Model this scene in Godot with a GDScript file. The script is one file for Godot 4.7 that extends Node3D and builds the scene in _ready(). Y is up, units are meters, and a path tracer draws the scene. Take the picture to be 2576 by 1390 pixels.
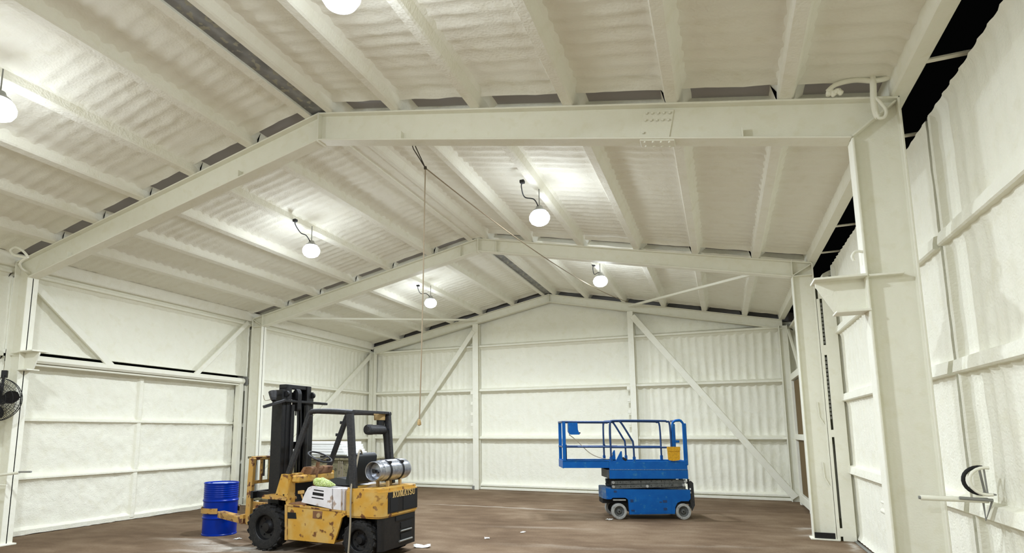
extends Node3D

# ---------------------------------------------------------------- constants of the hall (metres)
const SLOPE := 0.2058
const RIDGE_X := -4.658
const RIDGE_Y := 5.943            # top of the rafters at the ridge
const FRAME_Z := [5.151, -0.418, -5.987, -11.556, -17.293]
const PURLIN_X := [-9.92, -8.94, -7.91, -6.89, -5.82, -3.50, -2.43, -1.34, -0.28, 0.72]
const WALL_R := 1.92              # faces of the sprayed door leaves and walls
const WALL_L := -11.18
const WALL_B := -17.50

var M := {}
var noise := FastNoiseLite.new()
var taken := {}

# ================================================================ ready
func _ready():
	noise.seed = 11
	noise.frequency = 1.0
	noise.noise_type = FastNoiseLite.TYPE_SIMPLEX_SMOOTH
	set_camera()
	set_environment()
	make_materials()
	build_floor()
	build_ceiling()
	build_frames()
	build_wall_back()
	build_wall_left()
	build_wall_right()
	build_wall_front()
	build_lamps()
	build_forklift()
	build_gas_cylinder()
	build_drum()
	build_lift()
	build_bench()
	build_fan()
	build_ropes()
	build_racks()
	build_small()

func set_camera():
	var cam := Camera3D.new()
	cam.name = "camera"
	add_child(cam)
	var f := 1481.44
	cam.projection = Camera3D.PROJECTION_FRUSTUM
	cam.near = 0.05
	cam.far = 200.0
	cam.keep_aspect = Camera3D.KEEP_HEIGHT
	cam.size = 0.05 * 1390.0 / f
	cam.frustum_offset = Vector2(0.05 * (1288.0 - 1169.84) / f, 0.05 * (875.01 - 695.0) / f)
	cam.position = Vector3(0, 1.76, 0)
	cam.basis = Basis(Vector3.UP, 0.4084) * Basis(Vector3.RIGHT, 0.1414) * Basis(Vector3.BACK, -0.0027)
	cam.current = true

func set_environment():
	var we := WorldEnvironment.new()
	we.name = "night"
	var e := Environment.new()
	e.background_mode = Environment.BG_COLOR
	e.background_color = Color(0.012, 0.013, 0.012)
	e.tonemap_mode = Environment.TONE_MAPPER_LINEAR
	e.tonemap_exposure = 1.16
	e.sdfgi_enabled = true
	e.ssao_enabled = true
	e.ssil_enabled = true
	we.environment = e
	add_child(we)

const LAMP_AREA := 17.5           # downward light of one lamp
const LAMP_OMNI := 0.8            # light that leaves sideways and upwards through its diffuser
const LAMP_COLOR := Color(0.90, 0.942, 1.0)

# ================================================================ mesh helpers
func nst() -> SurfaceTool:
	var st := SurfaceTool.new()
	st.begin(Mesh.PRIMITIVE_TRIANGLES)
	return st

func tri3(st: SurfaceTool, a: Vector3, b: Vector3, c: Vector3, na: Vector3, nb: Vector3, nc: Vector3):
	var g := (b - a).cross(c - a)
	if g.dot(na + nb + nc) > 0.0:
		st.set_normal(na); st.add_vertex(a)
		st.set_normal(nc); st.add_vertex(c)
		st.set_normal(nb); st.add_vertex(b)
	else:
		st.set_normal(na); st.add_vertex(a)
		st.set_normal(nb); st.add_vertex(b)
		st.set_normal(nc); st.add_vertex(c)

func tri(st: SurfaceTool, a: Vector3, b: Vector3, c: Vector3, n: Vector3):
	tri3(st, a, b, c, n, n, n)

func quad(st: SurfaceTool, a: Vector3, b: Vector3, c: Vector3, d: Vector3, n: Vector3):
	tri(st, a, b, c, n)
	tri(st, a, c, d, n)

# box with chamfered edges
func box(st: SurfaceTool, c: Vector3, s: Vector3, ch := 0.0, bs := Basis()):
	var h := s * 0.5
	ch = min(ch, min(h.x, min(h.y, h.z)) * 0.6)
	var ax := [Vector3(1, 0, 0), Vector3(0, 1, 0), Vector3(0, 0, 1)]
	for i in 3:
		var u: Vector3 = ax[(i + 1) % 3]
		var v: Vector3 = ax[(i + 2) % 3]
		var w: Vector3 = ax[i]
		var hu: float = h[(i + 1) % 3] - ch
		var hv: float = h[(i + 2) % 3] - ch
		for sg in [-1.0, 1.0]:
			var o: Vector3 = w * (h[i] * sg)
			quad(st, c + bs * (o - u * hu - v * hv), c + bs * (o + u * hu - v * hv), c + bs * (o + u * hu + v * hv), c + bs * (o - u * hu + v * hv), (bs * (w * sg)).normalized())
	if ch <= 0.0:
		return
	for i in 3:
		var u: Vector3 = ax[(i + 1) % 3]
		var v: Vector3 = ax[(i + 2) % 3]
		var w: Vector3 = ax[i]
		var hu: float = h[(i + 1) % 3]
		var hv: float = h[(i + 2) % 3]
		var hw: float = h[i] - ch
		for su in [-1.0, 1.0]:
			for sv in [-1.0, 1.0]:
				var p: Vector3 = u * (su * hu) + v * (sv * (hv - ch))
				var q: Vector3 = u * (su * (hu - ch)) + v * (sv * hv)
				quad(st, c + bs * (p - w * hw), c + bs * (p + w * hw), c + bs * (q + w * hw), c + bs * (q - w * hw), (bs * (u * su + v * sv)).normalized())
	for sx in [-1.0, 1.0]:
		for sy in [-1.0, 1.0]:
			for sz in [-1.0, 1.0]:
				var a := Vector3(sx * h.x, sy * (h.y - ch), sz * (h.z - ch))
				var b := Vector3(sx * (h.x - ch), sy * h.y, sz * (h.z - ch))
				var d := Vector3(sx * (h.x - ch), sy * (h.y - ch), sz * h.z)
				tri(st, c + bs * a, c + bs * b, c + bs * d, (bs * Vector3(sx, sy, sz)).normalized())

# box between two points: w across (horizontal-ish), h the other way
func bar(st: SurfaceTool, a: Vector3, b: Vector3, w: float, h: float, ch := 0.004, up := Vector3.UP):
	var d := (b - a)
	var x := d.normalized()
	var z := x.cross(up)
	if z.length() < 0.01:
		z = x.cross(Vector3.BACK)
	z = z.normalized()
	var y := z.cross(x).normalized()
	box(st, (a + b) * 0.5, Vector3(d.length(), h, w), ch, Basis(x, y, z))

# polygon in the xy plane of xf, extruded along its z by depth (centred), with a small chamfer drawn by inset
func prism(st: SurfaceTool, pts: Array, depth: float, xf := Transform3D()):
	var poly := PackedVector2Array()
	for p in pts:
		poly.append(p)
	if Geometry2D.is_polygon_clockwise(poly):
		poly.reverse()
	var idx := Geometry2D.triangulate_polygon(poly)
	var h := depth * 0.5
	for sg in [-1.0, 1.0]:
		var n := (xf.basis * Vector3(0, 0, sg)).normalized()
		for k in range(0, idx.size(), 3):
			tri(st, xf * Vector3(poly[idx[k]].x, poly[idx[k]].y, sg * h), xf * Vector3(poly[idx[k + 1]].x, poly[idx[k + 1]].y, sg * h), xf * Vector3(poly[idx[k + 2]].x, poly[idx[k + 2]].y, sg * h), n)
	var m := poly.size()
	for k in m:
		var a := poly[k]
		var b := poly[(k + 1) % m]
		var e := b - a
		var n := (xf.basis * Vector3(e.y, -e.x, 0)).normalized()
		quad(st, xf * Vector3(a.x, a.y, -h), xf * Vector3(b.x, b.y, -h), xf * Vector3(b.x, b.y, h), xf * Vector3(a.x, a.y, h), n)

func rounded(pts: Array, r: float, seg := 4) -> Array:
	var out := []
	var m := pts.size()
	for k in m:
		var p: Vector2 = pts[k]
		var a: Vector2 = pts[(k + m - 1) % m]
		var b: Vector2 = pts[(k + 1) % m]
		var da := (a - p)
		var db := (b - p)
		var rr: float = min(r, min(da.length(), db.length()) * 0.45)
		var p0 := p + da.normalized() * rr
		var p2 := p + db.normalized() * rr
		for j in seg + 1:
			var t := float(j) / seg
			out.append(p0.lerp(p, t).lerp(p.lerp(p2, t), t))
	return out

func tube(st: SurfaceTool, path: Array, r: float, sides := 8, caps := true, closed := false):
	var rings := []
	var norms := []
	var m := path.size()
	var prev := Vector3.ZERO
	for i in m:
		var a: Vector3 = path[(i + m - 1) % m] if closed else path[max(i - 1, 0)]
		var b: Vector3 = path[(i + 1) % m] if closed else path[min(i + 1, m - 1)]
		var t := (b - a).normalized()
		var u := prev
		if i == 0:
			u = t.cross(Vector3.UP)
			if u.length() < 0.05:
				u = t.cross(Vector3.RIGHT)
		u = (u - t * u.dot(t)).normalized()
		prev = u
		var v := t.cross(u)
		var ring := []
		var nr := []
		for k in sides:
			var an := TAU * k / sides
			var n := u * cos(an) + v * sin(an)
			nr.append(n)
			ring.append(path[i] + n * r)
		rings.append(ring)
		norms.append(nr)
	var last := m if closed else m - 1
	for i in last:
		var j := (i + 1) % m
		for k in sides:
			var l := (k + 1) % sides
			tri3(st, rings[i][k], rings[j][k], rings[j][l], norms[i][k], norms[j][k], norms[j][l])
			tri3(st, rings[i][k], rings[j][l], rings[i][l], norms[i][k], norms[j][l], norms[i][l])
	if caps and not closed:
		for e in [0, m - 1]:
			var n: Vector3 = (path[e] - path[1 if e == 0 else m - 2]).normalized()
			for k in sides:
				tri(st, path[e], rings[e][k], rings[e][(k + 1) % sides], n)

func smooth_path(pts: Array, seg := 6) -> Array:
	var out := []
	for i in pts.size() - 1:
		var p0: Vector3 = pts[max(i - 1, 0)]
		var p1: Vector3 = pts[i]
		var p2: Vector3 = pts[i + 1]
		var p3: Vector3 = pts[min(i + 2, pts.size() - 1)]
		for j in seg:
			out.append(p1.cubic_interpolate(p2, p0, p3, float(j) / seg))
	out.append(pts[-1])
	return out

# profile of Vector2(radius, height) turned round the y axis of xf
func lathe(st: SurfaceTool, prof: Array, seg: int, xf := Transform3D(), a0 := 0.0, a1 := TAU):
	for i in prof.size() - 1:
		var p: Vector2 = prof[i]
		var q: Vector2 = prof[i + 1]
		var e := q - p
		if e.length() < 1e-6:
			continue
		var n2 := Vector2(e.y, -e.x).normalized()
		for k in seg:
			var t0 := lerpf(a0, a1, float(k) / seg)
			var t1 := lerpf(a0, a1, float(k + 1) / seg)
			var d0 := Vector3(cos(t0), 0, sin(t0))
			var d1 := Vector3(cos(t1), 0, sin(t1))
			var n0 := (xf.basis * (d0 * n2.x + Vector3.UP * n2.y)).normalized()
			var n1 := (xf.basis * (d1 * n2.x + Vector3.UP * n2.y)).normalized()
			var a := xf * (d0 * p.x + Vector3.UP * p.y)
			var b := xf * (d1 * p.x + Vector3.UP * p.y)
			var c := xf * (d1 * q.x + Vector3.UP * q.y)
			var d := xf * (d0 * q.x + Vector3.UP * q.y)
			if p.x > 1e-6:
				tri3(st, a, b, c, n0, n1, n1)
			if q.x > 1e-6:
				tri3(st, a, c, d, n0, n1, n0)

func rod(st: SurfaceTool, a: Vector3, b: Vector3, r: float, sides := 10):
	tube(st, [a, b], r, sides)

func obj(st: SurfaceTool, called: String, m: Material, parent: Node) -> MeshInstance3D:
	var o := MeshInstance3D.new()
	o.mesh = st.commit()
	o.material_override = m
	o.name = called
	o.cast_shadow = GeometryInstance3D.SHADOW_CASTING_SETTING_ON
	parent.add_child(o, true)
	return o

func obox(called: String, m: Material, parent: Node, c: Vector3, s: Vector3, ch := 0.004, bs := Basis()) -> MeshInstance3D:
	var st := nst()
	box(st, c, s, ch, bs)
	return obj(st, called, m, parent)

func obar(called: String, m: Material, parent: Node, a: Vector3, b: Vector3, w: float, h: float, ch := 0.004, up := Vector3.UP) -> MeshInstance3D:
	var st := nst()
	bar(st, a, b, w, h, ch, up)
	return obj(st, called, m, parent)

func otube(called: String, m: Material, parent: Node, path: Array, r: float, sides := 8, closed := false) -> MeshInstance3D:
	var st := nst()
	tube(st, path, r, sides, true, closed)
	return obj(st, called, m, parent)

func numbered(called: String) -> String:
	if not taken.has(called):
		taken[called] = 0
		return called
	taken[called] += 1
	return "%s_%03d" % [called, taken[called]]

func thing(called: String, label: String, category: String, at := Vector3.ZERO, turn := 0.0, group := "") -> Node3D:
	var o := Node3D.new()
	o.name = numbered(called)
	add_child(o)
	o.position = at
	o.rotation.y = turn
	tag(o, label, category, group)
	return o

func tag(o: Node, label: String, category: String, group := ""):
	o.set_meta("label", label)
	o.set_meta("category", category)
	if group != "":
		o.set_meta("group", group)

func structure(called: String, label: String, category: String) -> Node3D:
	var o := Node3D.new()
	o.name = called
	add_child(o)
	o.set_meta("kind", "structure")
	tag(o, label, category)
	return o

# ---------------------------------------------------------------- sprayed foam: a lumpy sheet with the sheeting's ribs showing through
# o: corner; u, v: edges (v is scaled by top(x) if given); n: towards the room; rib: "u" ribs follow each other along u, "v" along v
func foam(called: String, parent: Node, m: Material, o: Vector3, u: Vector3, v: Vector3, n: Vector3, rib := "u", amp := 0.02, lump := 0.012, du := 0.04, dv := 0.1, pillow := 0.03, gable := false, period := 0.2, thick := 0.06):
	var lu := u.length()
	var lv := v.length()
	var un := u / lu
	var vn := v / lv
	var nu: int = max(int(ceil(lu / du)), 2)
	var nv: int = max(int(ceil(lv / dv)), 2)
	var P := PackedVector3Array()
	P.resize((nu + 1) * (nv + 1))
	var k := 0
	for j in nv + 1:
		for i in nu + 1:
			var a := lu * i / nu
			var b := lv * j / nv
			var hi := lv
			if gable:
				hi = maxf(top_y(o.x + un.x * a) - 0.02 - o.y, 0.12)
				b = hi * j / nv
			var p := o + un * a + vn * b
			var along := a if rib == "u" else b
			var other := b if rib == "u" else a
			var w: float = noise.get_noise_3d(p.x * 0.9, p.y * 0.9, p.z * 0.9)
			var ph: float = (along + 0.035 * noise.get_noise_2d(along * 1.7 + n.x * 13.0, other * 0.5 + n.z * 7.0)) / period
			var wave := sin(TAU * ph)
			var ribs: float = amp * (0.65 + 0.7 * w) * (0.5 + 0.5 * wave) * (0.5 + 0.5 * wave)
			var h: float = ribs + lump * noise.get_noise_3d(p.x * 2.3, p.y * 2.3, p.z * 2.3) + lump * 0.55 * noise.get_noise_3d(p.x * 7.0 + 31.0, p.y * 7.0, p.z * 7.0)
			var ed: float = min(min(a, lu - a), min(b, hi - b))
			h += pillow * pow(clampf(1.0 - ed / 0.11, 0.0, 1.0), 2.0)
			P[k] = p + n * h
			k += 1
	var N := PackedVector3Array()
	N.resize(P.size())
	for j in nv + 1:
		for i in nu + 1:
			var e := P[j * (nu + 1) + min(i + 1, nu)] - P[j * (nu + 1) + max(i - 1, 0)]
			var f := P[min(j + 1, nv) * (nu + 1) + i] - P[max(j - 1, 0) * (nu + 1) + i]
			var c := e.cross(f).normalized()
			N[j * (nu + 1) + i] = c if c.dot(n) > 0 else -c
	var I := PackedInt32Array()
	var flip := un.cross(vn).dot(n) > 0
	for j in nv:
		for i in nu:
			var a := j * (nu + 1) + i
			var b := a + 1
			var c := a + nu + 1
			var d := c + 1
			if flip:
				I.append_array([a, d, b, a, c, d])
			else:
				I.append_array([a, b, d, a, d, c])
	# skirt down to the sheeting, so that the foam has thickness
	var ring := []
	for i in nu + 1: ring.append(i)
	for j in range(1, nv + 1): ring.append(j * (nu + 1) + nu)
	for i in range(nu - 1, -1, -1): ring.append(nv * (nu + 1) + i)
	for j in range(nv - 1, 0, -1): ring.append(j * (nu + 1))
	var base := P.size()
	for q in ring:
		P.append(P[q])
		P.append(P[q] - n * (thick + pillow))
		var out := (P[q] - (o + u * 0.5 + v * 0.5))
		out = (out - n * out.dot(n)).normalized()
		N.append(out)
		N.append(out)
	var L := ring.size()
	for q in L:
		var a := base + q * 2
		var b := base + ((q + 1) % L) * 2
		var g := (P[b] - P[a]).cross(P[a + 1] - P[a])
		if g.dot(N[a]) > 0:
			I.append_array([a, a + 1, b, b, a + 1, b + 1])
		else:
			I.append_array([a, b, a + 1, b, b + 1, a + 1])
	var arr := []
	arr.resize(Mesh.ARRAY_MAX)
	arr[Mesh.ARRAY_VERTEX] = P
	arr[Mesh.ARRAY_NORMAL] = N
	arr[Mesh.ARRAY_INDEX] = I
	var am := ArrayMesh.new()
	am.add_surface_from_arrays(Mesh.PRIMITIVE_TRIANGLES, arr)
	var mi := MeshInstance3D.new()
	mi.mesh = am
	mi.material_override = m
	mi.name = called
	parent.add_child(mi, true)
	return mi

# a girt or purlin under foam: a rounded section swept with small lumps. prof: Vector2 list (across, out), a closed outline without its back
func sprayed_bar(called: String, parent: Node, m: Material, a: Vector3, b: Vector3, across: Vector3, out: Vector3, prof: Array, lump := 0.006, step := 0.09):
	var d := (b - a)
	var n: int = max(int(d.length() / step), 2)
	var st := nst()
	st.set_smooth_group(-1)
	var rows := []
	for i in n + 1:
		var c := a + d * (float(i) / n)
		var row := []
		for q in prof:
			var w: float = lump * noise.get_noise_3d(c.x * 3.1 + q.x * 20.0, c.y * 3.1 + q.y * 20.0, c.z * 3.1) + lump * 0.6 * noise.get_noise_3d(c.x * 11.0, c.y * 11.0 + q.x * 30.0, c.z * 11.0)
			var s: float = 1.0 + (w / 0.05)
			row.append(c + across * (q.x * s) + out * (q.y + w * (1.0 if q.y > 0.01 else 0.0)))
		rows.append(row)
	var mid := Vector2.ZERO
	for q in prof: mid += q / prof.size()
	for i in n:
		for k in prof.size():
			var l := (k + 1) % prof.size()
			var e: Vector2 = prof[l] - prof[k]
			var n2 := Vector2(e.y, -e.x).normalized()
			if n2.dot((prof[k] + prof[l]) * 0.5 - mid) < 0:
				n2 = -n2
			quad(st, rows[i][k], rows[i + 1][k], rows[i + 1][l], rows[i][l], (across * n2.x + out * n2.y).normalized())
	for e in [0, n]:
		var nn := d.normalized() * (-1.0 if e == 0 else 1.0)
		for k in range(1, prof.size() - 1):
			tri(st, rows[e][0], rows[e][k], rows[e][k + 1], nn)
	return obj(st, called, m, parent)

# ================================================================ materials
func bytes(freq: float, sd: int, w: int, octaves := 4, kind := FastNoiseLite.TYPE_SIMPLEX_SMOOTH) -> PackedByteArray:
	var f := FastNoiseLite.new()
	f.seed = sd
	f.noise_type = kind
	f.frequency = freq
	f.fractal_octaves = octaves
	var im := f.get_seamless_image(w, w, false, false, 0.15, true)
	im.convert(Image.FORMAT_L8)
	return im.get_data()

func tex(data: PackedByteArray, w: int, h: int, fmt := Image.FORMAT_RGB8) -> ImageTexture:
	return ImageTexture.create_from_image(Image.create_from_data(w, h, false, fmt, data))

# colour texture: base colour, tinted by a slow noise, with stains where another noise passes a threshold
func mottled(w: int, base: Color, vary: Color, amount: float, stain: Color, level: float, sd: int, f1 := 0.01, f2 := 0.03, soft := 0.08) -> ImageTexture:
	var a := bytes(f1, sd, w, 4)
	var b := bytes(f2, sd + 5, w, 5)
	var g := bytes(0.35, sd + 9, w, 2)
	var out := PackedByteArray()
	out.resize(w * w * 3)
	for i in w * w:
		var t: float = clampf((a[i] / 255.0 - 0.5) * 2.0 * amount + 0.5 * amount + (g[i] / 255.0 - 0.5) * 0.12 * amount, 0.0, 1.0)
		var s: float = clampf((b[i] / 255.0 - level) / soft, 0.0, 1.0)
		var c := base.lerp(vary, t).lerp(stain, s)
		out[i * 3] = int(clampf(c.r, 0, 1) * 255.0)
		out[i * 3 + 1] = int(clampf(c.g, 0, 1) * 255.0)
		out[i * 3 + 2] = int(clampf(c.b, 0, 1) * 255.0)
	return tex(out, w, w)

func relief(w: int, f1: float, f2: float, sd: int, mixf := 0.5) -> ImageTexture:
	var a := bytes(f1, sd, w, 5)
	var b := bytes(f2, sd + 3, w, 3)
	var out := PackedByteArray()
	out.resize(w * w)
	for i in w * w:
		out[i] = int(lerpf(a[i], b[i], mixf))
	return tex(out, w, w, Image.FORMAT_L8)

func mat(color: Color, rough: float, metal := 0.0, t: Texture2D = null, scale := 1.0, bump: Texture2D = null, depth := 0.0, world := true) -> StandardMaterial3D:
	var m := StandardMaterial3D.new()
	m.albedo_color = color
	m.roughness = rough
	m.metallic = metal
	if t or bump:
		m.uv1_triplanar = true
		m.uv1_world_triplanar = world
		m.uv1_scale = Vector3.ONE * scale
	if t:
		m.albedo_texture = t
	if bump:
		m.heightmap_enabled = true
		m.heightmap_texture = bump
		m.heightmap_scale = depth
	return m

func make_materials():
	var foam_t := mottled(512, Color(0.940, 0.930, 0.858), Color(0.950, 0.942, 0.875), 0.8, Color(0.925, 0.912, 0.825), 0.60, 3, 0.008, 0.012, 0.35)
	var roof_t := mottled(512, Color(0.940, 0.928, 0.868), Color(0.950, 0.942, 0.888), 0.8, Color(0.918, 0.904, 0.830), 0.60, 4, 0.010, 0.015, 0.35)
	var foam_b := relief(512, 0.03, 0.12, 21, 0.45)
	M.foam = mat(Color.WHITE, 0.75, 0.0, foam_t, 0.55, foam_b, 0.9)
	M.roof = mat(Color.WHITE, 0.8, 0.0, roof_t, 0.45, foam_b, 1.0)
	M.paint = mat(Color(0.985, 0.985, 0.985), 0.55, 0.0, foam_t, 0.8, foam_b, 0.25)
	M.raw = mat(Color(0.66, 0.66, 0.65), 0.6, 0.0, mottled(256, Color(0.9, 0.9, 0.9), Color(0.7, 0.7, 0.7), 0.9, Color(0.95, 0.93, 0.85), 0.6, 8), 0.8)
	M.bare = mat(Color(0.64, 0.62, 0.61), 0.7)
	M.jamb = mat(Color(0.40, 0.40, 0.34), 0.8)
	M.steel = mat(Color(0.56, 0.56, 0.54), 0.5, 0.4)
	M.timber = mat(Color(0.42, 0.34, 0.19), 0.8)
	M.outside = mat(Color(0.60, 0.585, 0.575), 0.7)
	# vehicles
	var paint_b := relief(256, 0.05, 0.2, 31, 0.4)
	M.yellow = mat(Color.WHITE, 0.5, 0.0, mottled(512, Color(0.76, 0.57, 0.20), Color(0.77, 0.63, 0.35), 0.9, Color(0.42, 0.27, 0.13), 0.70, 41, 0.008, 0.012, 0.10), 0.8, paint_b, 0.1, false)
	M.yellow_worn = mat(Color.WHITE, 0.65, 0.0, mottled(512, Color(0.74, 0.56, 0.25), Color(0.70, 0.57, 0.34), 0.9, Color(0.34, 0.20, 0.12), 0.58, 47, 0.010, 0.010, 0.10), 1.1, paint_b, 0.15, false)
	M.rust = mat(Color.WHITE, 0.8, 0.0, mottled(256, Color(0.45, 0.31, 0.20), Color(0.56, 0.42, 0.30), 0.9, Color(0.32, 0.20, 0.13), 0.62, 53, 0.012, 0.02, 0.15), 1.2, null, 0.0, false)
	M.white = mat(Color.WHITE, 0.45, 0.0, mottled(256, Color(0.88, 0.87, 0.87), Color(0.83, 0.81, 0.80), 0.8, Color(0.66, 0.58, 0.52), 0.76, 57, 0.012, 0.014, 0.12), 1.0, null, 0.0, false)
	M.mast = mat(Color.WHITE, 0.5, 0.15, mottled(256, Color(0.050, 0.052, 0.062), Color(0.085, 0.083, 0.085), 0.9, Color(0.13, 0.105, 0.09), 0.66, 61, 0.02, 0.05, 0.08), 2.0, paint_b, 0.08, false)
	M.guard = mat(Color.WHITE, 0.55, 0.1, mottled(256, Color(0.115, 0.12, 0.135), Color(0.17, 0.17, 0.175), 0.9, Color(0.24, 0.22, 0.20), 0.64, 63, 0.02, 0.06, 0.08), 2.0, paint_b, 0.08, false)
	M.tyre = mat(Color.WHITE, 0.85, 0.0, mottled(256, Color(0.060, 0.058, 0.056), Color(0.12, 0.115, 0.105), 0.8, Color(0.17, 0.155, 0.13), 0.66, 67, 0.02, 0.05), 2.0, paint_b, 0.12, false)
	M.rubber = mat(Color(0.05, 0.05, 0.05), 0.7)
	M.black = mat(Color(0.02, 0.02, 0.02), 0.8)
	M.vinyl = mat(Color(0.055, 0.065, 0.062), 0.5)
	M.cushion = mat(Color(0.20, 0.20, 0.20), 0.6)
	M.aluminium = mat(Color.WHITE, 0.32, 0.75, mottled(256, Color(0.72, 0.73, 0.75), Color(0.60, 0.61, 0.63), 0.9, Color(0.45, 0.43, 0.40), 0.72, 71, 0.02, 0.06), 2.0, null, 0.0, false)
	M.tan = mat(Color(0.66, 0.55, 0.36), 0.6)
	M.grey_wheel = mat(Color.WHITE, 0.8, 0.0, mottled(256, Color(0.66, 0.66, 0.64), Color(0.56, 0.56, 0.54), 0.9, Color(0.40, 0.39, 0.37), 0.70, 73, 0.015, 0.02, 0.2), 1.5, null, 0.0, false)
	M.lift_blue = mat(Color.WHITE, 0.42, 0.0, mottled(512, Color(0.03, 0.32, 0.60), Color(0.05, 0.35, 0.63), 0.8, Color(0.20, 0.42, 0.60), 0.72, 79, 0.010, 0.014, 0.2), 0.8, paint_b, 0.05, false)
	M.lift_dusty = mat(Color.WHITE, 0.6, 0.0, mottled(256, Color(0.18, 0.36, 0.58), Color(0.34, 0.46, 0.58), 0.9, Color(0.55, 0.58, 0.60), 0.62, 83, 0.015, 0.04, 0.1), 1.5, null, 0.0, false)
	M.lift_blue.metallic_specular = 0.3
	M.rail = mat(Color(0.045, 0.20, 0.38), 0.4)
	M.lift_grey = mat(Color.WHITE, 0.6, 0.2, mottled(256, Color(0.31, 0.32, 0.31), Color(0.38, 0.385, 0.37), 0.9, Color(0.22, 0.22, 0.20), 0.66, 87, 0.02, 0.05), 2.0, null, 0.0, false)
	M.drum = mat(Color(0.0, 0.165, 0.56), 0.30)
	M.drum.metallic_specular = 0.3
	M.drum_lid = mat(Color(0.62, 0.66, 0.76), 0.4)
	M.bag_yellow = mat(Color.WHITE, 0.7, 0.0, mottled(256, Color(0.83, 0.62, 0.06), Color(0.76, 0.56, 0.07), 0.9, Color(0.5, 0.38, 0.1), 0.7, 89, 0.02, 0.05), 4.0, null, 0.0, false)
	M.bag_green = mat(Color.WHITE, 0.5, 0.0, mottled(256, Color(0.70, 0.76, 0.40), Color(0.80, 0.82, 0.62), 0.9, Color(0.30, 0.42, 0.08), 0.58, 93, 0.03, 0.05, 0.08), 4.0, null, 0.0, false)
	M.olive = mat(Color.WHITE, 0.8, 0.0, mottled(256, Color(0.42, 0.40, 0.30), Color(0.50, 0.47, 0.36), 0.9, Color(0.28, 0.26, 0.19), 0.64, 97, 0.015, 0.03), 1.2, null, 0.0, false)
	M.board = mat(Color(0.90, 0.90, 0.88), 0.7)
	M.grey_leg = mat(Color(0.50, 0.50, 0.46), 0.7)
	M.rope = mat(Color(0.60, 0.54, 0.44), 0.9)
	M.rope_dark = mat(Color(0.24, 0.21, 0.17), 0.9)
	M.strap = mat(Color(0.60, 0.56, 0.48), 0.85)
	M.cord = mat(Color(0.10, 0.10, 0.10), 0.6)
	M.paper = mat(Color(0.90, 0.89, 0.86), 0.8)
	M.fan_black = mat(Color(0.035, 0.035, 0.037), 0.45, 0.2)
	M.fan_blade = mat(Color(0.16, 0.15, 0.15), 0.45, 0.4)
	M.letters = mat(Color(0.78, 0.66, 0.42), 0.6)
	M.glow = mat(Color.WHITE, 0.4)
	M.glow.emission_enabled = true
	M.glow.emission = Color(0.95, 0.98, 1.0)
	M.glow.emission_energy_multiplier = 8.0
	M.housing = mat(Color(0.62, 0.62, 0.60), 0.5, 0.3)

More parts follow.
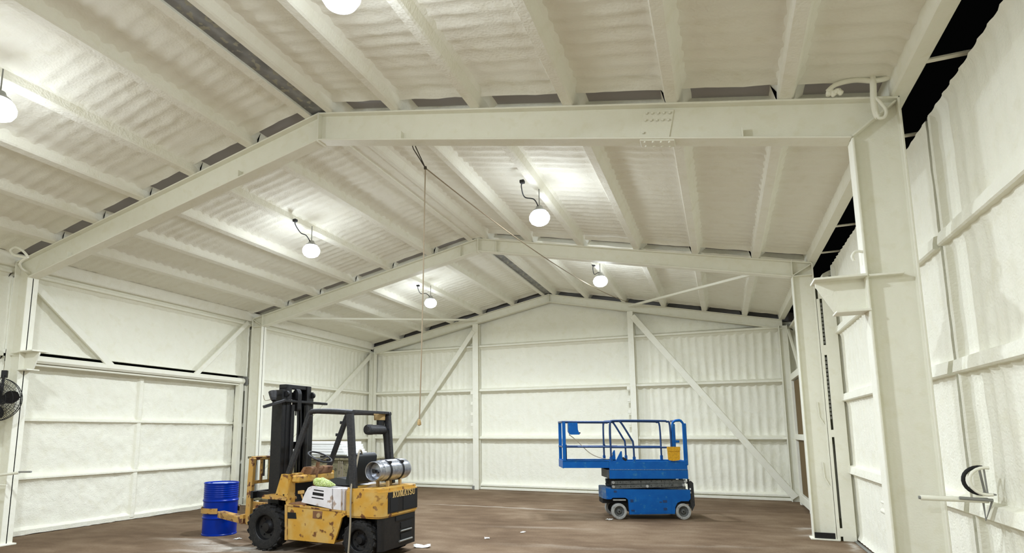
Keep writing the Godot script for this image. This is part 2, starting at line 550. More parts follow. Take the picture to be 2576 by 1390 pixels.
# ================================================================ floor
func build_floor():
	var fl := structure("floor", "dusty brown concrete floor with pale streaks of overspray", "floor")
	var x0 := -12.2
	var x1 := 2.9
	var z0 := -18.2
	var z1 := 6.2
	var W := 1024
	var H := 1536
	var big := bytes(0.006, 101, 512, 5)
	var mid := bytes(0.02, 107, 512, 4)
	var fine := bytes(0.12, 113, 512, 3)
	var data := PackedByteArray()
	data.resize(W * H * 3)
	var base := Color(0.435, 0.360, 0.280)
	var pale := Color(0.540, 0.470, 0.385)
	var deep := Color(0.345, 0.275, 0.205)
	var white := Color(0.74, 0.72, 0.68)
	# streaks of pale dust: [x, z, angle, half length, half width, strength]
	var marks := [
		[-5.3, -13.45, 0.05, 1.9, 0.055, 0.65], [-3.9, -13.42, 0.03, 0.9, 0.07, 0.55], [-6.8, -7.25, 0.25, 1.1, 0.16, 0.85], [-7.6, -7.35, 0.1, 0.7, 0.18, 0.75],
		[-6.1, -6.95, -0.3, 0.8, 0.10, 0.7], [-7.2, -6.9, 0.35, 0.9, 0.10, 0.6], [-8.3, -7.5, 0.3, 0.8, 0.10, 0.45], [1.45, -11.9, 0.5, 0.45, 0.10, 0.7], [1.35, -12.7, 0.9, 0.5, 0.12, 0.6], [1.75, -11.0, 1.5, 0.7, 0.07, 0.7],
		[-2.9, -16.95, 0.0, 4.5, 0.12, 0.35], [-3.2, -10.9, 0.2, 1.2, 0.08, 0.25], [-1.4, -14.6, 0.1, 2.0, 0.12, 0.22], [-8.9, -9.4, 0.6, 1.4, 0.12, 0.2], [-2.2, -9.3, 0.15, 1.5, 0.12, 0.22], [-0.2, -10.2, 0.3, 1.3, 0.10, 0.2]]
	var grid := {}
	for mk in marks:
		var r: float = mk[3] * 1.2 + 0.2
		for gx in range(int(floor((mk[0] - r))), int(floor(mk[0] + r)) + 1):
			for gz in range(int(floor((mk[1] - r))), int(floor(mk[1] + r)) + 1):
				var key := Vector2i(gx, gz)
				if not grid.has(key): grid[key] = []
				grid[key].append([mk[0], mk[1], cos(mk[2]), sin(mk[2]), mk[3], mk[4], mk[5]])
	for j in H:
		var z := lerpf(z0, z1, (j + 0.5) / H)
		for i in W:
			var x := lerpf(x0, x1, (i + 0.5) / W)
			var nb := big[(j % 512) * 512 + (i % 512)] / 255.0
			var nm := mid[((j * 2) % 512) * 512 + ((i + j / 3) % 512)] / 255.0
			var nf := fine[((j * 3) % 512) * 512 + ((i * 3) % 512)] / 255.0
			var t := (nb - 0.5) * 1.5 + (nm - 0.5) * 0.9 + (nf - 0.5) * 0.55
			var c := base.lerp(pale, clampf(t, 0, 1)) if t > 0 else base.lerp(deep, clampf(-t, 0, 1))
			var key := Vector2i(int(floor(x)), int(floor(z)))
			if grid.has(key):
				for mk in grid[key]:
					var dx: float = x - mk[0]
					var dz: float = z - mk[1]
					var al: float = (dx * mk[2] - dz * mk[3]) / mk[4]
					var ac: float = (dx * mk[3] + dz * mk[2]) / mk[5] + (nm - 0.5) * 2.6
					var s: float = exp(-al * al * 2.0 - ac * ac) * clampf(0.3 + 1.3 * (nm * 0.5 + nf * 0.5), 0, 1)
					c = c.lerp(white, clampf(s * mk[6] * 1.2, 0, 1))
			var q := (j * W + i) * 3
			data[q] = int(c.r * 255.0)
			data[q + 1] = int(c.g * 255.0)
			data[q + 2] = int(c.b * 255.0)
	var m := StandardMaterial3D.new()
	m.albedo_texture = tex(data, W, H)
	m.roughness = 0.85
	m.metallic_specular = 0.25
	var st := nst()
	var P := [Vector3(x0, 0, z0), Vector3(x1, 0, z0), Vector3(x1, 0, z1), Vector3(x0, 0, z1)]
	var U := [Vector2(0, 0), Vector2(1, 0), Vector2(1, 1), Vector2(0, 1)]
	for k in [0, 1, 2, 0, 2, 3]:
		st.set_normal(Vector3.UP)
		st.set_uv(U[k])
		st.add_vertex(P[k])
	obj(st, "concrete", m, fl)
	obox("slab", M.outside, fl, Vector3((x0 + x1) / 2, -0.11, (z0 + z1) / 2), Vector3(x1 - x0, 0.2, z1 - z0), 0.0)

# ================================================================ roof
func top_y(x: float) -> float:
	return RIDGE_Y - SLOPE * absf(x - RIDGE_X)

func build_ceiling():
	var ce := structure("ceiling", "cream sprayed foam roof between purlins", "ceiling")
	var prof := [Vector2(-0.15, -0.19), Vector2(-0.085, -0.12), Vector2(-0.066, -0.02), Vector2(-0.050, 0.0), Vector2(0.050, 0.0), Vector2(0.066, -0.02), Vector2(0.085, -0.12), Vector2(0.15, -0.19)]
	for b in 4:
		var za: float = FRAME_Z[b]
		var zb: float = FRAME_Z[b + 1]
		if b == 3: zb = -17.5
		if b == 0: za = 5.5
		var far := b < 1
		for side in [-1.0, 1.0]:
			var dn := Vector3(side * 1.0, -SLOPE, 0).normalized()
			var inn := Vector3(-side * SLOPE, -1.0, 0).normalized()
			# foam strips between purlins
			var xs := [RIDGE_X + side * 0.2]
			for px in PURLIN_X:
				if (px - RIDGE_X) * side > 0: xs.append(px)
			xs.append(1.56 if side > 0 else -11.0)
			if side < 0:
				xs = [xs[0], PURLIN_X[4], PURLIN_X[3], PURLIN_X[2], PURLIN_X[1], PURLIN_X[0], -11.06]
			for k in xs.size() - 1:
				var z_a := za - 0.20
				var z_b := zb + (0.13 if b < 3 else 0.30)
				var a := Vector3(xs[k], top_y(xs[k]) + 0.165, z_a)
				var c := Vector3(xs[k + 1], top_y(xs[k + 1]) + 0.165, z_a)
				foam("foam_panel", ce, M.roof, a, c - a, Vector3(0, 0, z_b - z_a), inn, "v", 0.022, 0.014, 0.3 if far else 0.12, 0.12 if far else 0.035, 0.05, false, 0.19, 0.05)
			for px in xs.slice(1, xs.size() - 1):
				var y := top_y(px)
				sprayed_bar("purlin", ce, M.roof, Vector3(px, y, za), Vector3(px, y, zb), dn, inn, prof, 0.003, 0.3 if far else 0.1)
			var rx: float = RIDGE_X + side * 0.165
			sprayed_bar("ridge_purlin", ce, M.roof, Vector3(rx, top_y(rx), za), Vector3(rx, top_y(rx), zb), dn, inn, [Vector2(-0.05, -0.19), Vector2(-0.045, -0.01), Vector2(-0.04, 0.0), Vector2(0.045, 0.0), Vector2(0.06, -0.02), Vector2(0.08, -0.12), Vector2(0.16, -0.19)], 0.004, 0.12)
		obox("ridge_flashing", M.raw if b != 2 else M.roof, ce, Vector3(RIDGE_X, RIDGE_Y + 0.03 if b != 2 else RIDGE_Y + 0.015, (za + zb) / 2), Vector3(0.3, 0.03, absf(zb - za)), 0.0)
		# bare sheeting above each rafter, where the foam stops
		if b < 3:
			for side in [-1.0, 1.0]:
				var xe := 1.56 if side > 0 else -11.0
				var a := Vector3(RIDGE_X, RIDGE_Y + 0.205, zb - 0.035)
				var c := Vector3(xe, top_y(xe) + 0.205, zb - 0.035)
				var bs := Basis((c - a).normalized(), Vector3.BACK.cross((c - a).normalized()).normalized(), Vector3.BACK)
				obox("bare_sheeting", M.bare, ce, (a + c) / 2, Vector3((c - a).length(), 0.02, 0.5), 0.0, bs)
	# outer sheeting that closes the roof
	for side in [-1.0, 1.0]:
		var xe := 1.75 if side > 0 else -11.35
		var a := Vector3(RIDGE_X, RIDGE_Y + 0.33, 0)
		var c := Vector3(xe, top_y(xe) + 0.33, 0)
		var bs := Basis((c - a).normalized(), Vector3.BACK.cross((c - a).normalized()).normalized(), Vector3.BACK)
		obox("roof_sheeting", M.outside, ce, (a + c) / 2 + Vector3(0, 0, -6.0), Vector3((c - a).length() + 0.02, 0.04, 24.0), 0.0, bs)
	# eave struts
	for b in 4:
		var za: float = FRAME_Z[b]
		var zb: float = FRAME_Z[b + 1]
		sprayed_bar("eave_strut", ce, M.paint, Vector3(1.60, 4.66, za), Vector3(1.60, 4.66, zb), Vector3.RIGHT, Vector3.DOWN, [Vector2(-0.10, -0.26), Vector2(-0.075, -0.02), Vector2(-0.06, 0.0), Vector2(0.06, 0.0), Vector2(0.075, -0.02), Vector2(0.08, -0.26)], 0.003, 0.3)
		sprayed_bar("eave_strut", ce, M.roof, Vector3(-11.0, 4.59, za), Vector3(-11.0, 4.59, zb), Vector3.RIGHT, Vector3.DOWN, [Vector2(-0.10, -0.22), Vector2(-0.08, -0.02), Vector2(-0.05, 0.0), Vector2(0.05, 0.0), Vector2(0.07, -0.02), Vector2(0.09, -0.22)], 0.006, 0.12)
	# wind braces under the last bay
	obar("wind_brace", M.paint, ce, Vector3(-10.25, 4.70, -12.0), Vector3(-7.05, 5.30, -17.1), 0.09, 0.05)
	obar("wind_brace", M.paint, ce, Vector3(0.85, 4.70, -12.0), Vector3(-2.25, 5.33, -17.1), 0.09, 0.05)

# ================================================================ portal frames
func i_bar(st: SurfaceTool, a: Vector3, b: Vector3, w: float, t: float, side_dir: Vector3):
	var x := (b - a).normalized()
	var y := side_dir.normalized()
	y = (y - x * y.dot(x)).normalized()
	box(st, (a + b) / 2, Vector3((b - a).length(), t, w), 0.005, Basis(x, y, x.cross(y)))

func portal(z: float, depth: float, xin: float, xout: float, label: String, detail: int):
	# xin, xout: inner and outer face of the right column; the left is its mirror image
	var fr := thing("portal_frame", label, "frame", Vector3(RIDGE_X, 0, z))
	var hi := xin - RIDGE_X
	var ho := xout - RIDGE_X
	var t := 0.02
	var bw := 0.18
	var yo := RIDGE_Y - SLOPE * ho
	var yk := RIDGE_Y - depth - SLOPE * hi
	for s in [-1.0, 1.0]:
		var st := nst()
		prism(st, [Vector2(s * hi, 0.03), Vector2(s * ho, 0.03), Vector2(s * ho, yo), Vector2(s * hi, yk)], 0.014)
		i_bar(st, Vector3(s * (hi + t / 2), 0.0, 0), Vector3(s * (hi + t / 2), yk, 0), bw, t, Vector3.RIGHT)
		i_bar(st, Vector3(s * (ho - t / 2), 0.0, 0), Vector3(s * (ho - t / 2), yo, 0), bw, t, Vector3.RIGHT)
		obj(st, "column", M.paint, fr)
		var sr := nst()
		prism(sr, [Vector2(s * hi, yk), Vector2(s * ho, yo), Vector2(0, RIDGE_Y), Vector2(0, RIDGE_Y - depth)], 0.014)
		i_bar(sr, Vector3(s * ho, yo - t / 2, 0), Vector3(0, RIDGE_Y - t / 2, 0), bw, t, Vector3.UP)
		i_bar(sr, Vector3(s * hi, yk + t / 2, 0), Vector3(0, RIDGE_Y - depth + t / 2, 0), bw, t, Vector3.UP)
		obj(sr, "rafter", M.paint, fr)
		if detail > 0:
			var sk := nst()
			i_bar(sk, Vector3(s * (hi + 0.01), yk + 0.02, 0), Vector3(s * (ho - 0.03), yo - 0.03, 0), bw - 0.01, 0.016, Vector3.UP)
			obj(sk, "knee_stiffener", M.paint, fr)
			var sb := nst()
			box(sb, Vector3(s * (hi + ho) / 2, 0.012, 0), Vector3(ho - hi + 0.08, 0.024, bw + 0.08), 0.004)
			obj(sb, "base_plate", M.paint, fr)
		if detail == 1:
			# crane corbel
			var sc := nst()
			box(sc, Vector3(s * (hi - 0.19), 3.085, 0), Vector3(0.40, 0.022, 0.26), 0.004)
			box(sc, Vector3(s * (hi + 0.15), 3.085, 0), Vector3(0.26, 0.02, 0.17), 0.004)
			prism(sc, [Vector2(s * (hi - 0.37), 3.075), Vector2(s * hi, 3.075), Vector2(s * hi, 2.79), Vector2(s * (hi - 0.24), 2.79), Vector2(s * (hi - 0.37), 3.04)], 0.02)
			box(sc, Vector3(s * (hi - 0.11), 2.785, 0), Vector3(0.26, 0.02, 0.2), 0.004)
			obj(sc, "corbel", M.paint, fr)
		elif detail == 2:
			var sv := nst()
			box(sv, Vector3(s * (hi + 0.01), (yk + yo) / 2 + 0.06, 0), Vector3(0.014, depth, bw - 0.01), 0.003)
			box(sv, Vector3(s * (hi + ho) / 2, yk + 0.01, 0), Vector3(ho - hi, 0.016, bw - 0.01), 0.003)
			obj(sv, "knee_plate", M.paint, fr)
	var sa := nst()
	box(sa, Vector3(0, RIDGE_Y - depth / 2 - 0.01, 0), Vector3(0.02, depth + 0.02, bw), 0.004)
	obj(sa, "apex_plate", M.paint, fr)
	for x in ([1.25, 5.0, -1.35, -4.9] if detail == 1 else [0.42, -0.42]):
		var y: float = RIDGE_Y - depth - SLOPE * absf(x)
		var hh: float = 0.10 if detail == 1 else depth - 0.05
		obox("stiffener", M.paint, fr, Vector3(x, y + hh / 2 + 0.02, 0.05), Vector3(0.012, hh, 0.07), 0.002)
	if detail == 1:
		# bolted splice
		var x := 4.22
		var a := atan(-SLOPE)
		var bs := Basis(Vector3.BACK, a)
		var c := Vector3(x, top_y(RIDGE_X + x) - depth / 2, 0.012)
		var sp := obox("splice_plate", M.paint, fr, c, Vector3(0.30, depth - 0.09, 0.016), 0.003, bs)
		for r in 3:
			for k in 5:
				var p: Vector3 = c + bs * Vector3(-0.115 + 0.057 * k, [0.11, 0.035, -0.10][r], 0.014)
				if r == 2 and k > 0: continue
				var sbo := nst()
				lathe(sbo, [Vector2(0.0, 0.016), Vector2(0.012, 0.014), Vector2(0.014, 0.0)], 6, Transform3D(Basis(Vector3.RIGHT, PI / 2), p))
				obj(sbo, "bolt", M.paint, sp)
		var lp := obox("splice_plate", M.paint, fr, Vector3(x, top_y(RIDGE_X + x) - depth - 0.008, 0), Vector3(0.34, 0.014, 0.15), 0.003, bs)
		for k in 4:
			for zz in [-0.05, 0.05]:
				var sbo := nst()
				lathe(sbo, [Vector2(0.0, -0.016), Vector2(0.012, -0.014), Vector2(0.014, 0.0)], 6, Transform3D(Basis(), Vector3(x, top_y(RIDGE_X + x) - depth - 0.014, 0) + bs * Vector3(-0.12 + 0.08 * k, 0, zz)))
				obj(sbo, "bolt", M.paint, lp)
		var hk := nst()
		tube(hk, smooth_path([Vector3(hi - 0.0, 3.30, 0.07), Vector3(hi - 0.05, 3.31, 0.07), Vector3(hi - 0.08, 3.27, 0.07), Vector3(hi - 0.07, 3.23, 0.07)], 4), 0.012, 8)
		obj(hk, "hook", M.paint, fr)
	return fr

func build_frames():
	portal(FRAME_Z[1], 0.389, 1.208, 1.592, "cream portal frame standing behind the near sliding door", 0)
	portal(FRAME_Z[2], 0.389, 1.208, 1.592, "cream portal frame with corbel brackets and bolted splice, fan on its column", 1)
	portal(FRAME_Z[3], 0.292, 1.270, 1.600, "cream portal frame beside the slotted door post, without corbels", 2)
	# end frame against the back wall
	var fr := thing("gable_frame", "slim cream gable frame standing against the ribbed back wall", "frame", Vector3(0, 0, -17.293))
	for s in [-1.0, 1.0]:
		var xe := 1.60 if s > 0 else -10.92
		var sr := nst()
		var d := 0.25
		prism(sr, [Vector2(xe, top_y(xe) - d), Vector2(xe, top_y(xe)), Vector2(RIDGE_X, RIDGE_Y), Vector2(RIDGE_X, RIDGE_Y - d)], 0.014)
		i_bar(sr, Vector3(xe, top_y(xe) - 0.01, 0), Vector3(RIDGE_X, RIDGE_Y - 0.01, 0), 0.17, 0.02, Vector3.UP)
		i_bar(sr, Vector3(xe, top_y(xe) - d + 0.01, 0), Vector3(RIDGE_X, RIDGE_Y - d + 0.01, 0), 0.17, 0.02, Vector3.UP)
		obj(sr, "rafter", M.paint, fr)
		var sc := nst()
		var xc := 1.60 if s > 0 else -10.93
		box(sc, Vector3(xc - s * 0.09, 2.25, 0.02), Vector3(0.02, 4.5, 0.17), 0.004)
		box(sc, Vector3(xc + s * 0.09, 2.25, 0.02), Vector3(0.02, 4.5, 0.17), 0.004)
		box(sc, Vector3(xc, 2.25, 0.02), Vector3(0.18, 4.5, 0.014), 0.0)
		obj(sc, "corner_column", M.paint, fr)
	for x in [-7.09, -2.26]:
		var h: float = top_y(x) - 0.25
		var sc := nst()
		box(sc, Vector3(x, h / 2, 0.085), Vector3(0.19 if x < -5 else 0.16, h, 0.02), 0.004)
		box(sc, Vector3(x, h / 2, -0.085), Vector3(0.19, h, 0.02), 0.004)
		box(sc, Vector3(x + 0.03, h / 2, 0.0), Vector3(0.02, h, 0.16), 0.0)
		obj(sc, "gable_column", M.paint, fr)
		for k in 4:
			obox("cleat", M.paint, fr, Vector3(x - 0.125, 2.98 - 0.33 * k, 0.06), Vector3(0.09, 0.10, 0.08), 0.006)
		if x < -5: obox("column_foot", M.steel, fr, Vector3(x - 0.08, 0.06, 0.1), Vector3(0.07, 0.12, 0.06), 0.006)
	var sa := nst()
	box(sa, Vector3(RIDGE_X, RIDGE_Y - 0.13, 0.02), Vector3(0.02, 0.26, 0.16), 0.003)
	obj(sa, "apex_plate", M.paint, fr)

# ================================================================ walls
func girt(parent: Node, a: Vector3, b: Vector3, out: Vector3, h := 0.10, reach := 0.13, m: Material = null):
	var up := Vector3.UP
	var prof := [Vector2(-h * 1.3, -0.03), Vector2(-h * 0.75, reach * 0.22), Vector2(-h * 0.32, reach * 0.5), Vector2(-h * 0.26, reach * 0.97), Vector2(-h * 0.18, reach), Vector2(h * 0.18, reach), Vector2(h * 0.27, reach * 0.95), Vector2(h * 0.55, reach * 0.4), Vector2(h * 0.95, -0.03)]
	return sprayed_bar("girt", parent, m if m else M.foam, a, b, up, out, prof, 0.006, 0.11)

func build_wall_back():
	var w := structure("wall_back", "ribbed cream foam gable wall with girts and diagonal braces", "wall")
	var zc := WALL_B
	obox("sheeting", M.outside, w, Vector3(RIDGE_X, 2.2, zc - 0.12), Vector3(13.4, 4.5, 0.05), 0.0)
	var sg := nst()
	prism(sg, [Vector2(-11.35, 4.4), Vector2(2.03, 4.4), Vector2(2.03, 4.85), Vector2(RIDGE_X, RIDGE_Y + 0.28), Vector2(-11.35, 4.85)], 0.05, Transform3D(Basis(), Vector3(0, 0, zc - 0.12)))
	obj(sg, "sheeting", M.outside, w)
	var bays := [[-11.12, -7.12, 0.034], [-7.06, -2.28, 0.010], [-2.24, 1.86, 0.042]]
	var ys := [0.13, 1.575, 3.06, 4.47]
	for bi in 3:
		var xa: float = bays[bi][0]
		var xb: float = bays[bi][1]
		for k in 3:
			foam("foam_panel", w, M.foam, Vector3(xa, ys[k] + 0.03, zc), Vector3(xb - xa, 0, 0), Vector3(0, ys[k + 1] - ys[k] - 0.05, 0), Vector3.BACK, "u", bays[bi][2], 0.012, 0.03, 0.09, 0.035, false, 0.205)
		var base: float = ys[3] + 0.03
		foam("foam_panel", w, M.foam, Vector3(xa, base, zc), Vector3(xb - xa, 0, 0), Vector3(0, 1.2, 0), Vector3.BACK, "u", 0.012, 0.012, 0.05, 0.07, 0.02, true, 0.205)
		for k in 4:
			girt(w, Vector3(xa, ys[k], zc), Vector3(xb, ys[k], zc), Vector3.BACK, 0.105, 0.19 if k > 0 else 0.12)
		obox("base_channel", M.paint, w, Vector3((xa + xb) / 2, 0.035, zc + 0.06), Vector3(xb - xa, 0.07, 0.14), 0.008)
	obar("brace", M.paint, w, Vector3(-7.14, 4.96, -17.20), Vector3(-10.85, 0.05, -17.20), 0.15, 0.05, 0.006, Vector3.BACK)
	obar("brace", M.paint, w, Vector3(-2.20, 5.05, -17.20), Vector3(1.58, 0.10, -17.20), 0.17, 0.05, 0.006, Vector3.BACK)

func build_wall_left():
	var w := structure("wall_left", "cream foam side wall over the wide sliding door", "wall")
	obox("sheeting", M.outside, w, Vector3(WALL_L - 0.06, 2.4, -14.53), Vector3(0.05, 4.8, 6.2), 0.0)
	obox("sheeting", M.outside, w, Vector3(WALL_L - 0.06, 2.4, -0.18), Vector3(0.05, 4.8, 11.7), 0.0)
	obox("sheeting", M.outside, w, Vector3(WALL_L - 0.06, 4.0, -8.73), Vector3(0.05, 1.6, 5.4), 0.0)
	# back bay, ribbed with girts
	var ys := [0.08, 1.56, 3.08, 4.51]
	for k in 3:
		foam("foam_panel", w, M.foam, Vector3(WALL_L + 0.03, ys[k] + 0.03, -17.45), Vector3(0, 0, 5.75), Vector3(0, ys[k + 1] - ys[k] - 0.05, 0), Vector3.RIGHT, "u", 0.022, 0.012, 0.035, 0.09, 0.035, false, 0.205)
	for k in 4:
		girt(w, Vector3(WALL_L + 0.03, ys[k], -17.4), Vector3(WALL_L + 0.03, ys[k], -11.66), Vector3.RIGHT, 0.10, 0.15)
	obar("brace", M.paint, w, Vector3(-10.98, 4.42, -17.25), Vector3(-10.98, 0.35, -11.75), 0.14, 0.05, 0.006, Vector3.RIGHT)
	# above the sliding door
	foam("foam_panel", w, M.foam, Vector3(WALL_L + 0.04, 3.18, -11.6), Vector3(0, 0, 5.62), Vector3(0, 1.36, 0), Vector3.RIGHT, "u", 0.010, 0.016, 0.045, 0.07, 0.03, false, 0.205)
	girt(w, Vector3(WALL_L + 0.03, 4.51, -11.6), Vector3(WALL_L + 0.03, 4.51, -6.0), Vector3.RIGHT, 0.10, 0.14)
	obox("eave_filler", M.foam, w, Vector3(-11.12, 4.64, -5.9), Vector3(0.14, 0.26, 22.8), 0.0)
	obar("brace", M.paint, w, Vector3(-11.0, 4.42, -6.20), Vector3(-11.0, 3.05, -7.85), 0.13, 0.05, 0.006, Vector3.RIGHT)
	obar("brace", M.paint, w, Vector3(-11.0, 4.55, -11.42), Vector3(-11.0, 3.05, -9.85), 0.11, 0.05, 0.006, Vector3.RIGHT)
	var st := nst()
	box(st, Vector3(-11.03, 3.045, -8.72), Vector3(0.13, 0.13, 5.42), 0.04)
	box(st, Vector3(-11.10, 2.955, -8.72), Vector3(0.10, 0.04, 5.42), 0.008)
	obj(st, "door_track", M.paint, w)
	obox("track_end", M.steel, w, Vector3(-11.03, 3.05, -11.46), Vector3(0.15, 0.22, 0.04), 0.004)
	# door posts next to the second frame
	obox("door_post", M.paint, w, Vector3(-11.10, 1.5, -11.34), Vector3(0.16, 3.0, 0.12), 0.006)
	for r in [[0.2, 1.0], [1.1, 1.9], [2.0, 2.8]]:
		obox("post_slot", M.jamb, w, Vector3(-11.02, (r[0] + r[1]) / 2, -11.425), Vector3(0.02, r[1] - r[0], 0.02), 0.0)
	obox("door_post", M.paint, w, Vector3(-11.08, 1.5, -11.50), Vector3(0.14, 3.0, 0.09), 0.006)
	# near bays, ribbed wall
	for k in 3:
		foam("foam_panel", w, M.foam, Vector3(WALL_L + 0.03, ys[k] + 0.03, -6.0), Vector3(0, 0, 11.35), Vector3(0, ys[k + 1] - ys[k] - 0.05, 0), Vector3.RIGHT, "u", 0.022, 0.012, 0.06, 0.15, 0.035, false, 0.205)
	for k in 4:
		girt(w, Vector3(WALL_L + 0.03, ys[k], -5.93), Vector3(WALL_L + 0.03, ys[k], 5.3), Vector3.RIGHT, 0.10, 0.12)
	# the sliding door
	var d := structure("door_1", "wide cream foam-coated sliding door with six panels", "door")
	var dx := -11.30
	var zs := [-11.37, -8.72, -6.0]
	var yy := [0.03, 0.98, 1.99, 2.98]
	obox("door_skin", M.outside, d, Vector3(dx - 0.06, 1.5, -8.68), Vector3(0.04, 2.96, 5.36), 0.0)
	for i in 2:
		for k in 3:
			foam("foam_panel", d, M.foam, Vector3(dx, yy[k] + 0.02, zs[i] + 0.02), Vector3(0, 0, zs[i + 1] - zs[i] - 0.04), Vector3(0, yy[k + 1] - yy[k] - 0.04, 0), Vector3.RIGHT, "u", 0.007, 0.022, 0.05, 0.05, 0.045, false, 0.22)
			if k > 0:
				girt(d, Vector3(dx, yy[k], zs[i]), Vector3(dx, yy[k], zs[i + 1]), Vector3.RIGHT, 0.07, 0.085)
	sprayed_bar("stile", d, M.foam, Vector3(dx, 0.05, zs[1]), Vector3(dx, 2.95, zs[1]), Vector3.BACK, Vector3.RIGHT, [Vector2(-0.10, -0.02), Vector2(-0.045, 0.06), Vector2(-0.03, 0.07), Vector2(0.03, 0.07), Vector2(0.045, 0.06), Vector2(0.10, -0.02)], 0.006)
	sprayed_bar("bottom_rail", d, M.foam, Vector3(dx, 0.06, zs[0]), Vector3(dx, 0.06, zs[2]), Vector3.UP, Vector3.RIGHT, [Vector2(-0.05, -0.02), Vector2(-0.05, 0.05), Vector2(0.03, 0.06), Vector2(0.10, -0.02)], 0.01)
	obox("door_edge", M.steel, d, Vector3(dx - 0.03, 1.5, -11.366), Vector3(0.06, 2.9, 0.012), 0.002)

func build_wall_right():
	var w := structure("wall_right", "cream side wall of sliding doors with a dark gap under the eave", "wall")
	# back bay
	var ys := [0.08, 1.56, 3.08, 4.46]
	obox("sheeting", M.outside, w, Vector3(2.0, 2.3, -14.5), Vector3(0.05, 4.6, 5.9), 0.0)
	for k in [0, 2]:
		foam("foam_panel", w, M.foam, Vector3(1.88, ys[k] + 0.03, -17.4), Vector3(0, 0, 5.7), Vector3(0, ys[k + 1] - ys[k] - 0.05, 0), Vector3.LEFT, "u", 0.02, 0.012, 0.05, 0.12, 0.03, false, 0.205)
	foam("foam_panel", w, M.foam, Vector3(1.88, 1.6, -17.4), Vector3(0, 0, 5.7), Vector3(0, 1.43, 0), Vector3.LEFT, "u", 0.02, 0.012, 0.05, 0.12, 0.03, false, 0.205)
	for k in 4:
		girt(w, Vector3(1.88, ys[k], -17.4), Vector3(1.88, ys[k], -11.7), Vector3.LEFT, 0.10, 0.12)
	obar("brace", M.paint, w, Vector3(1.72, 4.35, -17.2), Vector3(1.72, 3.0, -15.3), 0.10, 0.05, 0.006, Vector3.RIGHT)
	# brown board door between white posts
	var d3 := structure("door_4", "narrow brown board door in the corner beside the back wall", "door")
	obox("board", M.timber, d3, Vector3(1.70, 1.62, -15.75), Vector3(0.04, 2.7, 1.5), 0.004)
	obox("post", M.paint, d3, Vector3(1.68, 1.55, -16.62), Vector3(0.12, 3.1, 0.16), 0.006)
	obox("post", M.paint, d3, Vector3(1.68, 1.55, -14.85), Vector3(0.12, 3.1, 0.16), 0.006)
	obox("cross_rail", M.paint, d3, Vector3(1.68, 0.16, -15.75), Vector3(0.12, 0.2, 1.6), 0.006)
	obox("cross_rail", M.paint, d3, Vector3(1.66, 1.62, -15.75), Vector3(0.10, 0.13, 1.6), 0.006)
	obox("cross_rail", M.paint, d3, Vector3(1.68, 3.08, -15.75), Vector3(0.12, 0.16, 1.6), 0.006)
	# two tall sliding doors
	var gy := [0.02, 1.10, 2.27, 3.40, 4.60]
	var leaves := [["door_2", -11.62, -6.36, "tall ribbed foam-coated sliding door behind the slotted post"], ["door_3", -6.30, 5.2, "tall ribbed foam-coated sliding door with the hose hanger beside it"]]
	for lf in leaves:
		var d := structure(lf[0], lf[3], "door")
		var za: float = lf[1]
		var zb: float = lf[2]
		var near: bool = lf[0] == "door_3"
		obox("door_skin", M.jamb, d, Vector3(WALL_R + 0.09, 2.31, (za + zb) / 2), Vector3(0.04, 4.6, zb - za), 0.0)
		var parts := [[za, zb]] if not near else [[za, 0.0], [0.0, zb]]
		for k in 4:
			for q in parts:
				foam("foam_panel", d, M.foam, Vector3(WALL_R, gy[k] + 0.02, q[0] + 0.01), Vector3(0, 0, q[1] - q[0] - 0.02), Vector3(0, gy[k + 1] - gy[k] - 0.03, 0), Vector3.LEFT, "u", 0.016, 0.005, 0.035 if q[1] <= 0.0 else 0.1, 0.06, 0.035, false, 0.19)
			if k > 0:
				sprayed_bar("girt", d, M.foam, Vector3(WALL_R, gy[k], za + 0.03), Vector3(WALL_R, gy[k], zb - 0.03), Vector3.UP, Vector3.LEFT, [Vector2(-0.03, -0.02), Vector2(-0.028, 0.07), Vector2(-0.015, 0.085), Vector2(0.03, 0.08), Vector2(0.09, 0.07), Vector2(0.12, -0.02)], 0.004, 0.07)
		sprayed_bar("door_edge", d, M.foam, Vector3(WALL_R, 0.03, za + 0.04), Vector3(WALL_R, 4.58, za + 0.04), Vector3.BACK, Vector3.LEFT, [Vector2(-0.02, -0.02), Vector2(-0.015, 0.045), Vector2(0.03, 0.04), Vector2(0.10, -0.02)], 0.003, 0.07)
		obox("floor_rail", M.steel, d, Vector3(WALL_R - 0.06, 0.008, (za + zb) / 2), Vector3(0.05, 0.016, zb - za), 0.003)
	# steel track above the doors and its hangers; the gap beside it is open to the night
	var tr := nst()
	box(tr, Vector3(2.06, 4.74, -3.2), Vector3(0.08, 0.12, 16.9), 0.01)
	obj(tr, "door_track", M.steel, w)
	var z := -11.0
	while z < -2.0:
		obox("track_hanger", M.paint, w, Vector3(1.80, 4.68, z), Vector3(0.30, 0.02, 0.05), 0.003)
		z += 1.39
	# slotted door post at the second frame
	var p := structure("trim_1", "cream steel door post with dark slots beside the frame column", "post")
	var zp := -11.47
	obox("post_plate", M.paint, p, Vector3(1.782, 2.14, zp), Vector3(0.186, 4.28, 0.03), 0.004)
	obox("post_flange", M.paint, p, Vector3(1.865, 2.14, zp - 0.06), Vector3(0.02, 4.28, 0.14), 0.003)
	obox("post_strip", M.paint, p, Vector3(1.63, 2.0, zp), Vector3(0.045, 4.0, 0.03), 0.004)
	for y in [[0.07, 0.2], [1.66, 1.78], [3.03, 3.2], [4.0, 4.28]]:
		obox("batten", M.paint, p, Vector3(1.675, (y[0] + y[1]) / 2, zp), Vector3(0.08, y[1] - y[0], 0.028), 0.003)
	obox("back_plate", M.jamb, p, Vector3(1.675, 2.1, zp - 0.09), Vector3(0.12, 4.2, 0.02), 0.0)
